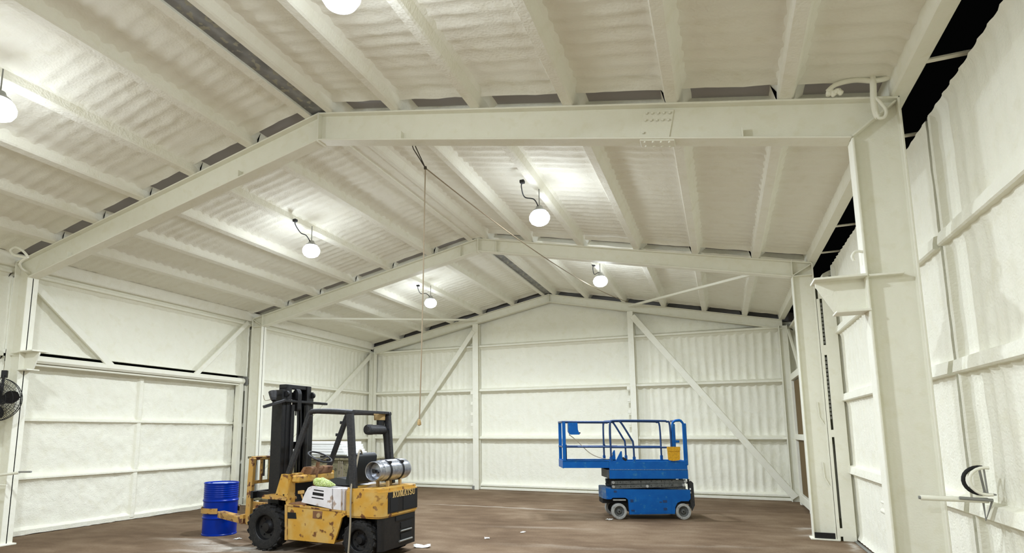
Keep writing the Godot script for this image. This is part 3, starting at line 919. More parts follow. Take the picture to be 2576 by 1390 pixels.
	for r in [[1.95, 3.0], [3.22, 3.98]]:
		var yv: float = r[0]
		while yv < r[1] - 0.05:
			obox("perforated_strip", M.steel, p, Vector3(1.672, yv + 0.03, zp - 0.03), Vector3(0.034, 0.05, 0.012), 0.003)
			yv += 0.066
	obox("crumpled_lining", M.grey_leg, p, Vector3(1.675, 0.95, zp - 0.06), Vector3(0.05, 1.2, 0.02), 0.004, Basis(Vector3.BACK, 0.03))
	for y in [[1.95, 2.25], [0.95, 1.25]]:
		var st := nst()
		tube(st, [Vector3(1.50, y[1], -11.53), Vector3(1.51, y[0] + 0.05, -11.53), Vector3(1.60, y[0] - 0.15, -11.50)], 0.008, 6)
		obj(st, "tie_wire", M.paint, p)
	obox("foot_opening_shade", M.mast, p, Vector3(1.435, 0.06, -11.475), Vector3(0.29, 0.11, 0.02), 0.0)  # dark plate painted for the shade in the opening under the column

func build_wall_front():
	var w := structure("wall_front", "cream foam wall behind the viewer", "wall")
	obox("sheeting", M.foam, w, Vector3(RIDGE_X, 3.1, 5.45), Vector3(13.6, 6.4, 0.1), 0.0)

# ================================================================ lamps
func build_lamps():
	var spots := [
		[Vector3(-6.72, 5.065, -8.45), Vector3(-6.78, 5.50, -8.05), "hanging lamp on the roof slope over the wide sliding door"],
		[Vector3(-2.39, 5.03, -8.42), Vector3(-2.56, 5.50, -8.11), "hanging lamp with a curled black cord over the open floor"],
		[Vector3(-6.72, 5.07, -13.30), Vector3(-6.93, 5.47, -13.0), "hanging lamp in the end bay beside the hanging rope"],
		[Vector3(-2.29, 5.07, -12.85), Vector3(-2.46, 5.49, -13.03), "hanging lamp in the end bay above the blue scissor lift"],
		[Vector3(-6.68, 5.10, -3.30), Vector3(-6.86, 5.48, -2.75), "hanging lamp in the bay nearest the wall fan"],
		[Vector3(-2.50, 5.12, -3.39), Vector3(-2.45, 5.48, -2.8), "hanging lamp in the bay nearest the hose hanger"],
		[Vector3(-6.72, 5.07, 2.10), Vector3(-6.86, 5.48, 2.5), "added unseen hanging lamp behind the viewer over the left half of the hall"],  # this lamp and the next are added to light the near column
		[Vector3(-2.43, 5.04, 2.10), Vector3(-2.45, 5.48, 2.5), "added unseen hanging lamp behind the viewer over the right half of the hall"]]
	for s in spots:
		var at: Vector3 = s[0]
		var l := thing("hanging_lamp", s[2], "lamp", at, 0.0, "hanging lamps under the purlins")
		var st := nst()
		lathe(st, [Vector2(0.0, 0.17), Vector2(0.045, 0.17), Vector2(0.06, 0.13), Vector2(0.10, 0.10), Vector2(0.11, 0.08), Vector2(0.0, 0.08)], 28)
		obj(st, "housing", M.housing, l)
		var sg := nst()
		lathe(sg, [Vector2(0.0, 0.085), Vector2(0.09, 0.08), Vector2(0.135, 0.05), Vector2(0.158, 0.0), Vector2(0.154, -0.05), Vector2(0.125, -0.10), Vector2(0.075, -0.13), Vector2(0.0, -0.14)], 32)
		obj(sg, "diffuser", M.glow, l)
		var hook: Vector3 = s[1] - at
		otube("suspension", M.steel, l, [Vector3(0, 0.12, 0), Vector3(0, top_y(at.x) - at.y + 0.0, 0)], 0.008, 6)
		otube("cord", M.cord, l, smooth_path([hook, hook + Vector3(-0.03, -0.06, -0.05), hook + Vector3(-0.03, -0.16, -0.2), hook * 0.45 + Vector3(0.03, 0.03, -0.02), Vector3(0.0, 0.13, 0.02)], 6), 0.009, 6)
		obox("socket", M.cord, l, hook + Vector3(0, 0.0, 0.0), Vector3(0.07, 0.05, 0.07), 0.008)
		var ar := AreaLight3D.new()
		ar.name = "lamp_light"
		ar.area_size = Vector2(0.22, 0.22)
		ar.light_energy = LAMP_AREA
		ar.light_color = LAMP_COLOR
		ar.area_range = 30.0
		ar.area_attenuation = 2.0
		ar.shadow_enabled = true
		ar.rotation = Vector3(-PI / 2, 0, 0)
		ar.position = Vector3(0, -0.145, 0)
		l.add_child(ar)
		var om := OmniLight3D.new()
		om.name = "lamp_spill"
		om.light_energy = LAMP_OMNI
		om.light_color = LAMP_COLOR
		om.omni_range = 30.0
		om.omni_attenuation = 2.0
		om.light_size = 0.13
		om.shadow_enabled = true
		om.position = Vector3(0, -0.02, 0)
		l.add_child(om)

# ================================================================ forklift
# local axes: front towards -x, near side +z
func wheel(parent: Node, c: Vector3, r: float, w: float, s: float, lugs: int):
	var wn := Node3D.new()
	wn.name = "wheel"
	wn.position = c
	parent.add_child(wn, true)
	var xf := Transform3D(Basis(Vector3.RIGHT, PI / 2 * s), Vector3.ZERO)   # lathe axis along z, +y of the profile outwards
	var st := nst()
	lathe(st, [Vector2(r * 0.56, -w / 2), Vector2(r * 0.88, -w / 2), Vector2(r * 0.95, -w * 0.42), Vector2(r * 0.955, w * 0.42), Vector2(r * 0.9, w * 0.5), Vector2(r * 0.78, w * 0.53), Vector2(r * 0.62, w * 0.5), Vector2(r * 0.56, w * 0.45), Vector2(r * 0.56, -w / 2)], 40, xf)
	for k in lugs:
		for h in [-1.0, 1.0]:
			var a := TAU * (k + (0.5 if h > 0 else 0.0)) / lugs
			var d := Vector3(cos(a), sin(a), 0)
			var tdir := Vector3(-sin(a), cos(a), 0)
			var bs := Basis(tdir, d, Vector3.BACK) * Basis(Vector3.UP, 0.5 * h)
			box(st, d * (r * 0.965) + Vector3(0, 0, h * w * 0.27), Vector3(TAU * r / lugs * 0.55, r * 0.07, w * 0.50), 0.006, bs)
	obj(st, "tyre", M.tyre, wn)
	var sr := nst()
	lathe(sr, [Vector2(r * 0.57, w * 0.44), Vector2(r * 0.54, w * 0.40), Vector2(r * 0.50, w * 0.12), Vector2(r * 0.30, w * 0.05), Vector2(r * 0.27, w * 0.12), Vector2(r * 0.20, w * 0.30), Vector2(r * 0.19, w * 0.34), Vector2(0.0, w * 0.36)], 28, xf)
	for k in 6:
		var a := TAU * k / 6.0
		lathe(sr, [Vector2(0.012, w * 0.05), Vector2(0.012, w * 0.18), Vector2(0.0, w * 0.18)], 6, xf * Transform3D(Basis(), Vector3(cos(a) * r * 0.38, 0, sin(a) * r * 0.38)))
	obj(sr, "rim", M.mast, wn)

func flat(st: SurfaceTool, pts: Array, z: float, t: float):
	prism(st, pts, t, Transform3D(Basis(), Vector3(0, 0, z)))

func plan(st: SurfaceTool, pts: Array, y0: float, y1: float):
	# pts are (x, z); extruded upwards
	var q := []
	for p in pts: q.append(Vector2(p.x, -p.y))
	prism(st, q, y1 - y0, Transform3D(Basis(Vector3.RIGHT, -PI / 2), Vector3(0, (y0 + y1) / 2, 0)))

func build_forklift():
	var f := thing("forklift", "worn yellow forklift with dark mast, grey overhead guard and white hood panel", "forklift", Vector3(-5.6, 0, -7.75), -0.03)
	var st: SurfaceTool
	# --- chassis with wheel arch
	st = nst()
	flat(st, [Vector2(-0.41, 0.20), Vector2(0.48, 0.20), Vector2(0.56, 0.42), Vector2(0.60, 0.56), Vector2(0.66, 0.60), Vector2(0.66, 0.66), Vector2(-0.05, 0.70), Vector2(-0.41, 0.70)], 0.535, 0.03)
	flat(st, [Vector2(-0.41, 0.20), Vector2(0.48, 0.20), Vector2(0.56, 0.42), Vector2(0.60, 0.56), Vector2(0.66, 0.60), Vector2(0.66, 0.66), Vector2(-0.05, 0.70), Vector2(-0.41, 0.70)], -0.535, 0.03)
	box(st, Vector3(0.02, 0.215, 0), Vector3(0.86, 0.03, 1.04), 0.0)
	obj(st, "chassis", M.yellow, f)
	st = nst()
	box(st, Vector3(0.05, 0.42, 0), Vector3(0.9, 0.36, 0.9), 0.0)
	box(st, Vector3(0.75, 0.52, 0), Vector3(0.7, 0.2, 0.66), 0.0)
	box(st, Vector3(-0.62, 0.30, 0), Vector3(0.5, 0.16, 0.5), 0.0)
	obj(st, "drivetrain", M.black, f)
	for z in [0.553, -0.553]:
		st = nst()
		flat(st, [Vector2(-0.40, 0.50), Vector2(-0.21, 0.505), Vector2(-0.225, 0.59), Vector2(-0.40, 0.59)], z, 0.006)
		obj(st, "step_opening_shade", M.black, f)  # black plate paints the shade inside the step hole
		st = nst()
		flat(st, [Vector2(0.09, 0.53), Vector2(0.25, 0.53), Vector2(0.26, 0.635), Vector2(0.09, 0.635)], z, 0.005)
		obj(st, "filler_recess", M.rust, f)
	st = nst()
	lathe(st, [Vector2(0.0, 0.02), Vector2(0.032, 0.018), Vector2(0.036, 0.0)], 16, Transform3D(Basis(Vector3.RIGHT, PI / 2), Vector3(0.20, 0.575, 0.553)))
	obj(st, "fuel_cap", M.tan, f)
	# weld strips and side trim
	st = nst()
	bar(st, Vector3(-0.41, 0.70, 0.555), Vector3(-0.385, 0.19, 0.555), 0.02, 0.05, 0.004)
	bar(st, Vector3(-0.40, 0.69, 0.553), Vector3(0.60, 0.655, 0.553), 0.016, 0.025, 0.003)
	obj(st, "side_trim", M.yellow_worn, f)
	# floor plate
	obox("floor_plate", M.rust, f, Vector3(-0.24, 0.705, 0), Vector3(0.36, 0.025, 1.05), 0.004)
	# front cowl: side plates, fenders, dash
	for s in [1.0, -1.0]:
		st = nst()
		flat(st, [Vector2(-0.64, 0.815), Vector2(-0.53, 1.14), Vector2(-0.40, 1.14), Vector2(-0.39, 0.70), Vector2(-0.42, 0.70), Vector2(-0.45, 0.815)], s * 0.47, 0.16)
		obj(st, "cowl_side", M.yellow, f)
		st = nst()
		flat(st, rounded([Vector2(-0.89, 0.765), Vector2(-0.86, 0.825), Vector2(-0.58, 0.835), Vector2(-0.40, 0.80), Vector2(-0.40, 0.755), Vector2(-0.6, 0.765)], 0.03), s * 0.455, 0.23)
		obj(st, "fender", M.yellow_worn, f)
		for p in [Vector2(-0.60, 0.835), Vector2(-0.47, 0.835)]:
			st = nst()
			lathe(st, [Vector2(0.0, 0.012), Vector2(0.012, 0.01), Vector2(0.014, 0.0)], 6, Transform3D(Basis(Vector3.RIGHT, PI / 2 * s), Vector3(p.x, p.y, s * 0.55)))
			obj(st, "bolt", M.mast, f)
	st = nst()
	box(st, Vector3(-0.46, 1.07, 0), Vector3(0.14, 0.14, 0.80), 0.01)
	box(st, Vector3(-0.33, 1.065, 0.05), Vector3(0.14, 0.11, 0.86), 0.02)
	obj(st, "dash", M.yellow, f)
	st = nst()
	flat(st, rounded([Vector2(-0.47, 1.13), Vector2(-0.40, 1.235), Vector2(-0.23, 1.225), Vector2(-0.26, 1.11)], 0.03), -0.05, 0.52)
	obj(st, "instrument_panel", M.rust, f)
	for z in [0.06, -0.06, -0.18]:
		st = nst()
		lathe(st, [Vector2(0.032, 0.0), Vector2(0.032, 0.01), Vector2(0.026, 0.012), Vector2(0.0, 0.008)], 14, Transform3D(Basis(Vector3.BACK, -0.06), Vector3(-0.31, 1.228, z)))
		obj(st, "gauge", M.tan, f)
	obox("pedal_box", M.black, f, Vector3(-0.44, 0.86, 0), Vector3(0.05, 0.30, 0.76), 0.0)
	st = nst()
	rod(st, Vector3(-0.20, 0.72, 0.40), Vector3(-0.27, 0.85, 0.40), 0.014)
	box(st, Vector3(-0.27, 0.87, 0.40), Vector3(0.06, 0.05, 0.09), 0.006)
	obj(st, "pedal", M.yellow_worn, f)
	# steering column and wheel
	otube("steering_column", M.rust, f, [Vector3(-0.34, 0.74, 0.06), Vector3(-0.24, 1.30, 0.06)], 0.03, 10)
	var sw := Node3D.new()
	sw.name = "steering_wheel"
	sw.position = Vector3(-0.21, 1.38, 0.06)
	sw.rotation = Vector3(0, 0, -0.42)
	f.add_child(sw)
	var ring := []
	for k in 28: ring.append(Vector3(cos(TAU * k / 28) * 0.19, 0, sin(TAU * k / 28) * 0.19))
	otube("rim", M.guard, sw, ring, 0.014, 8, true)
	for k in 3:
		var a := TAU * k / 3.0 + 0.5
		otube("spoke", M.guard, sw, smooth_path([Vector3(0, -0.05, 0), Vector3(cos(a) * 0.09, -0.04, sin(a) * 0.09), Vector3(cos(a) * 0.19, 0, sin(a) * 0.19)], 3), 0.009, 6)
	obox("hub", M.guard, sw, Vector3(0, -0.05, 0), Vector3(0.06, 0.05, 0.06), 0.015)
	for k in 3:
		otube("lever", M.strap, f, [Vector3(-0.12 + 0.05 * k, 1.0, -0.28), Vector3(-0.06 + 0.05 * k, 1.30, -0.22 + 0.02 * k)], 0.009, 6)
	# hood
	st = nst()
	flat(st, [Vector2(-0.135, 0.745), Vector2(-0.07, 0.88), Vector2(-0.02, 0.955), Vector2(0.03, 0.978), Vector2(0.575, 0.962), Vector2(0.58, 0.655)], 0.525, 0.045)
	obj(st, "hood_panel", M.white, f)
	st = nst()
	flat(st, [Vector2(-0.135, 0.745), Vector2(-0.02, 0.955), Vector2(0.03, 0.978), Vector2(0.575, 0.962), Vector2(0.58, 0.655)], -0.525, 0.045)
	obj(st, "hood_panel", M.white, f)
	st = nst()
	flat(st, [Vector2(-0.12, 0.745), Vector2(-0.01, 0.95), Vector2(0.03, 0.97), Vector2(0.60, 0.955), Vector2(0.60, 0.655)], 0.0, 1.0)
	obj(st, "engine_cover", M.white, f)
	st = nst()
	for q in [[0.09, 0.27, 0.925, 0.016], [0.07, 0.27, 0.872, 0.042], [0.055, 0.27, 0.815, 0.016]]:
		box(st, Vector3((q[0] + q[1]) / 2, q[2], 0.547), Vector3(q[1] - q[0], q[3], 0.006), 0.0, Basis(Vector3.BACK, -0.08))
	obj(st, "louvre", M.black, f)
	obox("panel_seam", M.black, f, Vector3(0.43, 0.81, 0.5475), Vector3(0.006, 0.30, 0.004), 0.0, Basis(Vector3.BACK, 0.03))
	# counterweight
	st = nst()
	plan(st, rounded([Vector2(0.60, 0.55), Vector2(1.25, 0.55), Vector2(1.25, -0.55), Vector2(0.60, -0.55)], 0.16, 6), 0.60, 0.935)
	plan(st, rounded([Vector2(0.61, 0.535), Vector2(1.235, 0.535), Vector2(1.235, -0.535), Vector2(0.61, -0.535)], 0.16, 6), 0.575, 0.975)
	obj(st, "counterweight", M.yellow, f)
	st = nst()
	plan(st, rounded([Vector2(1.14, 0.50), Vector2(1.23, 0.45), Vector2(1.23, -0.45), Vector2(1.14, -0.50)], 0.05), 0.13, 0.575)
	plan(st, rounded([Vector2(1.0, 0.36), Vector2(1.2, 0.36), Vector2(1.2, -0.36), Vector2(1.0, -0.36)], 0.05), 0.16, 0.575)
	obj(st, "lower_counterweight", M.mast, f)
	st = nst()
	for y in [0.42, 0.27]:
		box(st, Vector3(1.235, y, -0.16), Vector3(0.012, 0.085, 0.30), 0.0)
	box(st, Vector3(1.235, 0.53, -0.12), Vector3(0.012, 0.06, 0.5), 0.0)
	obj(st, "tow_opening_shade", M.black, f)  # shade of the tow openings, painted as black plates
	st = nst()
	rod(st, Vector3(1.245, 0.345, 0.0), Vector3(1.245, 0.345, -0.30), 0.012)
	rod(st, Vector3(1.245, 0.205, 0.04), Vector3(1.245, 0.205, -0.32), 0.014)
	obj(st, "tow_bar", M.steel, f)
	# rear grille with lettering
	st = nst()
	box(st, Vector3(1.252, 0.775, -0.04), Vector3(0.012, 0.29, 0.82), 0.003)
	var gr := obj(st, "grille", M.mast, f)
	st = nst()
	for q in [[0.22, 0.20], [-0.20, 0.34]]:
		box(st, Vector3(1.260, 0.745, q[0]), Vector3(0.006, 0.20, q[1]), 0.0)
	obj(st, "grille_opening_shade", M.black, gr)  # black plates in place of the shaded depth behind the grille
	var tm := TextMesh.new()
	var fo := SystemFont.new()
	fo.font_names = PackedStringArray(["Droid Serif"])
	fo.font_weight = 700
	tm.font = fo
	tm.text = "KOMATSU"
	tm.font_size = 64
	tm.pixel_size = 0.0019
	tm.depth = 0.006
	var tx := MeshInstance3D.new()
	tx.name = "lettering"
	tx.mesh = tm
	tx.material_override = M.letters
	tx.position = Vector3(1.262, 0.882, -0.05)
	tx.rotation.y = PI / 2
	gr.add_child(tx)
	# seat
	st = nst()
	flat(st, rounded([Vector2(0.08, 0.98), Vector2(0.10, 1.05), Vector2(0.24, 1.09), Vector2(0.50, 1.06), Vector2(0.52, 0.98)], 0.03), 0.0, 0.46)
	obj(st, "seat_cushion", M.cushion, f)
	st = nst()
	flat(st, rounded([Vector2(0.44, 1.0), Vector2(0.52, 1.44), Vector2(0.60, 1.46), Vector2(0.66, 1.42), Vector2(0.62, 1.0)], 0.05), 0.02, 0.50)
	obj(st, "seat_back", M.vinyl, f)
	# overhead guard
	for s in [1.0, -1.0]:
		st = nst()
		bar(st, Vector3(-0.47, 1.13, s * 0.47), Vector3(-0.10, 2.03, s * 0.47), 0.06, 0.085, 0.012)
		obj(st, "front_post", M.guard, f)
		st = nst()
		bar(st, Vector3(0.76, 0.965, s * 0.50), Vector3(0.665, 2.03, s * 0.50), 0.075, 0.105, 0.012)
		obj(st, "rear_post", M.guard, f)
		st = nst()
		var path := smooth_path([Vector3(-0.13, 1.97, s * 0.47), Vector3(-0.09, 2.05, s * 0.47), Vector3(0.0, 2.075, s * 0.475), Vector3(0.35, 2.07, s * 0.485), Vector3(0.72, 2.045, s * 0.50)], 4)
		tube(st, path, 0.038, 8)
		obj(st, "roof_rail", M.guard, f)
	for k in 5:
		var x: float = [-0.06, 0.12, 0.30, 0.48, 0.68][k]
		obar("roof_bar", M.guard, f, Vector3(x, 2.065, 0.48), Vector3(x, 2.065, -0.48), 0.05, 0.04)
	for y in [1.92, 1.72, 1.30]:
		var t: float = (y - 1.13) / 0.9
		obox("post_tab", M.guard, f, Vector3(lerpf(-0.47, -0.10, t) - 0.06, y, -0.47), Vector3(0.07, 0.05, 0.03), 0.006)
	# wheels
	wheel(f, Vector3(-0.83, 0.34, 0.45), 0.34, 0.20, 1.0, 18)
	wheel(f, Vector3(-0.83, 0.34, -0.45), 0.34, 0.20, -1.0, 18)
	wheel(f, Vector3(0.875, 0.27, 0.45), 0.27, 0.17, 1.0, 16)
	wheel(f, Vector3(0.875, 0.27, -0.45), 0.27, 0.17, -1.0, 16)
	otube("axle", M.mast, f, [Vector3(0.875, 0.27, 0.42), Vector3(0.875, 0.27, -0.42)], 0.05)
	otube("axle", M.mast, f, [Vector3(-0.83, 0.34, 0.42), Vector3(-0.83, 0.34, -0.42)], 0.09)
	# --- mast
	for s in [1.0, -1.0]:
		st = nst()
		box(st, Vector3(-0.835, 1.28, s * 0.365), Vector3(0.21, 2.30, 0.018), 0.003)
		box(st, Vector3(-0.935, 1.28, s * 0.315), Vector3(0.02, 2.30, 0.10), 0.003)
		box(st, Vector3(-0.735, 1.28, s * 0.315), Vector3(0.02, 2.30, 0.10), 0.003)
		obj(st, "outer_rail", M.mast, f)
		st = nst()
		box(st, Vector3(-0.80, 1.33, s * 0.28), Vector3(0.17, 2.38, 0.02), 0.003)
		box(st, Vector3(-0.88, 1.33, s * 0.23), Vector3(0.02, 2.38, 0.09), 0.003)
		box(st, Vector3(-0.72, 1.33, s * 0.23), Vector3(0.02, 2.38, 0.09), 0.003)
		obj(st, "inner_rail", M.mast, f)
		st = nst()
		rod(st, Vector3(-0.70, 0.3, s * 0.17), Vector3(-0.70, 2.2, s * 0.17), 0.035, 12)
		obj(st, "lift_cylinder", M.mast, f)
		st = nst()
		lathe(st, [Vector2(0.0, 0.02), Vector2(0.045, 0.02), Vector2(0.045, -0.02), Vector2(0.0, -0.02)], 16, Transform3D(Basis(Vector3.RIGHT, PI / 2), Vector3(-0.70, 2.37, s * 0.31)))
		obj(st, "chain_roller", M.mast, f)
		obox("chain", M.rust, f, Vector3(-0.95, 1.5, s * 0.12), Vector3(0.015, 1.7, 0.03), 0.0)
	obox("top_crosshead", M.mast, f, Vector3(-0.80, 2.49, 0), Vector3(0.14, 0.065, 0.60), 0.006)
	for y in [2.36, 1.55, 0.55]:
		obox("cross_member", M.mast, f, Vector3(-0.94, y, 0), Vector3(0.03, 0.12, 0.70), 0.006)
	st = nst()
	flat(st, rounded([Vector2(-0.76, 2.10), Vector2(-0.66, 2.10), Vector2(-0.65, 2.40), Vector2(-0.70, 2.47), Vector2(-0.77, 2.40)], 0.04), 0.06, 0.09)
	rod(st, Vector3(-0.70, 2.11, 0.09), Vector3(-0.70, 2.03, 0.09), 0.012, 6)
	obj(st, "hose_guide", M.mast, f)
	for s in [0.07, -0.02]:
		otube("hydraulic_hose", M.rubber, f, smooth_path([Vector3(-0.72, 2.42, s), Vector3(-0.68, 1.9, s * 0.8), Vector3(-0.69, 1.2, s), Vector3(-0.66, 0.7, s)], 5), 0.014, 6)
	# light bar across the mast with a work light
	st = nst()
	bar(st, Vector3(-0.69, 2.255, 0.40), Vector3(-0.69, 2.245, -0.66), 0.07, 0.04, 0.006)
	obj(st, "light_bar", M.mast, f)
	st = nst()
	bar(st, Vector3(-0.69, 2.255, 0.38), Vector3(-0.84, 2.15, 0.66), 0.075, 0.045, 0.006)
	obj(st, "light_arm", M.guard, f)
	st = nst()
	var lx := Transform3D(Basis(Vector3.BACK, 0.35) * Basis(Vector3.RIGHT, -0.15), Vector3(-0.80, 2.30, 0.50))
	lathe(st, [Vector2(0.0, -0.05), Vector2(0.035, -0.05), Vector2(0.05, -0.01), Vector2(0.062, 0.06), Vector2(0.066, 0.10), Vector2(0.055, 0.10), Vector2(0.0, 0.085)], 18, lx)
	obj(st, "work_light", M.guard, f)
	otube("light_wire", M.strap, f, smooth_path([Vector3(-0.83, 2.27, 0.52), Vector3(-0.93, 2.26, 0.54), Vector3(-0.97, 2.34, 0.54)], 4), 0.006, 6)
	# carriage, load backrest
	for y in [0.80, 0.42]:
		st = nst()
		box(st, Vector3(-1.03, y, 0.34), Vector3(0.42, 0.10, 0.06), 0.006)
		box(st, Vector3(-1.03, y, -0.34), Vector3(0.42, 0.10, 0.06), 0.006)
		box(st, Vector3(-1.20, y, 0), Vector3(0.05, 0.11, 0.92), 0.006)
		obj(st, "carriage_bar", M.mast, f)
	for s in [1.0, -1.0]:
		st = nst()
		bar(st, Vector3(-1.30, 0.34, s * 0.40), Vector3(-1.265, 1.36, s * 0.40), 0.075, 0.10, 0.01)
		obj(st, "backrest_upright", M.yellow_worn, f)
	st = nst()
	box(st, Vector3(-1.265, 1.355, 0), Vector3(0.05, 0.06, 0.84), 0.01)
	box(st, Vector3(-1.275, 0.98, 0), Vector3(0.03, 0.05, 0.80), 0.006)
	obj(st, "backrest_rail", M.yellow_worn, f)
	for z in [0.2, 0.0, -0.2]:
		obox("backrest_slat", M.yellow_worn, f, Vector3(-1.27, 1.16, z), Vector3(0.03, 0.36, 0.045), 0.004)
	# drum grab: two arms and a band that clasps the barrel
	st = nst()
	bar(st, Vector3(-1.33, 0.435, 0.42), Vector3(-2.28, 0.43, 0.04), 0.12, 0.035, 0.006)
	bar(st, Vector3(-1.33, 0.395, 0.48), Vector3(-2.28, 0.39, 0.10), 0.02, 0.09, 0.004)
	obj(st, "grab_arm", M.yellow_worn, f)
	st = nst()
	bar(st, Vector3(-1.33, 0.47, -0.46), Vector3(-2.35, 0.46, -0.70), 0.03, 0.14, 0.006)
	bar(st, Vector3(-1.33, 0.41, -0.42), Vector3(-2.35, 0.40, -0.66), 0.10, 0.03, 0.006)
	obj(st, "grab_arm", M.yellow_worn, f)
	obox("grab_beam", M.yellow_worn, f, Vector3(-1.36, 0.42, 0), Vector3(0.07, 0.14, 0.98), 0.006)
	st = nst()
	lathe(st, [Vector2(0.301, -0.045), Vector2(0.318, -0.045), Vector2(0.318, 0.045), Vector2(0.301, 0.045), Vector2(0.301, -0.045)], 40, Transform3D(Basis(), Vector3(-2.66, 0.42, -0.298)), 0.9, 5.6)
	obj(st, "drum_band", M.yellow_worn, f)
	# air cleaner on the far rear post
	st = nst()
	lathe(st, [Vector2(0.0, 0.21), Vector2(0.05, 0.21), Vector2(0.076, 0.20), Vector2(0.080, 0.17), Vector2(0.080, 0.09), Vector2(0.074, 0.085), Vector2(0.074, -0.22), Vector2(0.0, -0.22)], 24, Transform3D(Basis(Vector3.RIGHT, PI / 2), Vector3(0.63, 1.80, -0.20)))
	obj(st, "air_cleaner", M.guard, f)
	st = nst()
	tube(st, smooth_path([Vector3(0.63, 1.80, -0.36), Vector3(0.64, 1.79, -0.46), Vector3(0.66, 1.70, -0.50), Vector3(0.70, 1.35, -0.50), Vector3(0.74, 1.0, -0.50)], 5), 0.062, 14)
	obj(st, "intake_pipe", M.mast, f)
	st = nst()
	lathe(st, [Vector2(0.0, -0.02), Vector2(0.06, -0.02), Vector2(0.062, 0.13), Vector2(0.0, 0.13)], 18, Transform3D(Basis(), Vector3(0.60, 1.84, -0.40)))
	obj(st, "intake_neck", M.mast, f)
	st = nst()
	lathe(st, [Vector2(0.0, 0.115), Vector2(0.07, 0.113), Vector2(0.095, 0.10), Vector2(0.098, 0.085), Vector2(0.092, 0.08), Vector2(0.088, 0.0), Vector2(0.06, 0.0)], 24, Transform3D(Basis(), Vector3(0.58, 1.95, -0.40)))
	obj(st, "pre_cleaner", M.tan, f)
	# bracket for the gas cylinder
	for z in [0.10, -0.24]:
		st = nst()
		box(st, Vector3(0.90, 1.015, z), Vector3(0.04, 0.09, 0.04), 0.004)
		box(st, Vector3(1.07, 1.015, z), Vector3(0.04, 0.09, 0.04), 0.004)
		obj(st, "cylinder_foot", M.tan, f)
		st = nst()
		lathe(st, [Vector2(0.156, -0.018), Vector2(0.161, -0.018), Vector2(0.161, 0.018), Vector2(0.156, 0.018), Vector2(0.156, -0.018)], 32, Transform3D(Basis(Vector3.RIGHT, PI / 2), Vector3(0.985, 1.205, z)))
		box(st, Vector3(0.985 + 0.115, 1.205 + 0.12, z), Vector3(0.05, 0.04, 0.05), 0.006)
		obj(st, "cylinder_strap", M.mast, f)
	# rope laid over the seat
	var rp := thing("rope", "pale rope draped from the forklift seat down to the floor", "rope", Vector3(-5.6, 0, -7.75))
	otube("strand", M.strap, rp, smooth_path([Vector3(0.60, 1.30, 0.05), Vector3(0.62, 1.475, 0.16), Vector3(0.66, 1.47, 0.28), Vector3(0.68, 1.20, 0.40), Vector3(0.735, 1.0, 0.57), Vector3(0.755, 0.75, 0.605), Vector3(0.76, 0.45, 0.61), Vector3(0.74, 0.02, 0.62), Vector3(0.80, 0.015, 0.72)], 6), 0.014, 8)

func build_gas_cylinder():
	var g := thing("gas_cylinder", "silver aluminium gas cylinder strapped across the forklift's counterweight", "cylinder", Vector3(-4.615, 1.205, -7.80), -0.03)
	var xf := Transform3D(Basis(Vector3.RIGHT, PI / 2), Vector3.ZERO)
	var st := nst()
	lathe(st, [Vector2(0.0, -0.47), Vector2(0.07, -0.465), Vector2(0.125, -0.44), Vector2(0.15, -0.38), Vector2(0.154, -0.33), Vector2(0.154, 0.24), Vector2(0.146, 0.30), Vector2(0.11, 0.33), Vector2(0.0, 0.345)], 36, xf)
	obj(st, "tank", M.aluminium, g)
	st = nst()
	lathe(st, [Vector2(0.138, 0.27), Vector2(0.140, 0.43), Vector2(0.133, 0.435), Vector2(0.128, 0.43), Vector2(0.128, 0.28)], 36, xf)
	obj(st, "collar", M.aluminium, g)
	st = nst()
	rod(st, Vector3(0, 0, 0.33), Vector3(0, 0, 0.40), 0.022)
	rod(st, Vector3(-0.05, 0.02, 0.38), Vector3(0.06, -0.02, 0.38), 0.014)
	lathe(st, [Vector2(0.0, 0.01), Vector2(0.03, 0.01), Vector2(0.03, -0.01), Vector2(0.0, -0.01)], 12, Transform3D(Basis(Vector3.RIGHT, PI / 2), Vector3(0.0, 0, 0.41)))
	obj(st, "valve", M.mast, g)
	st = nst()
	lathe(st, [Vector2(0.016, 0.0), Vector2(0.024, 0.0), Vector2(0.024, 0.006), Vector2(0.016, 0.006), Vector2(0.016, 0.0)], 14, Transform3D(Basis(Vector3.BACK, -1.0) * Basis(), Vector3(0.113, 0.073, 0.34)))
	obj(st, "collar_hole", M.black, g)

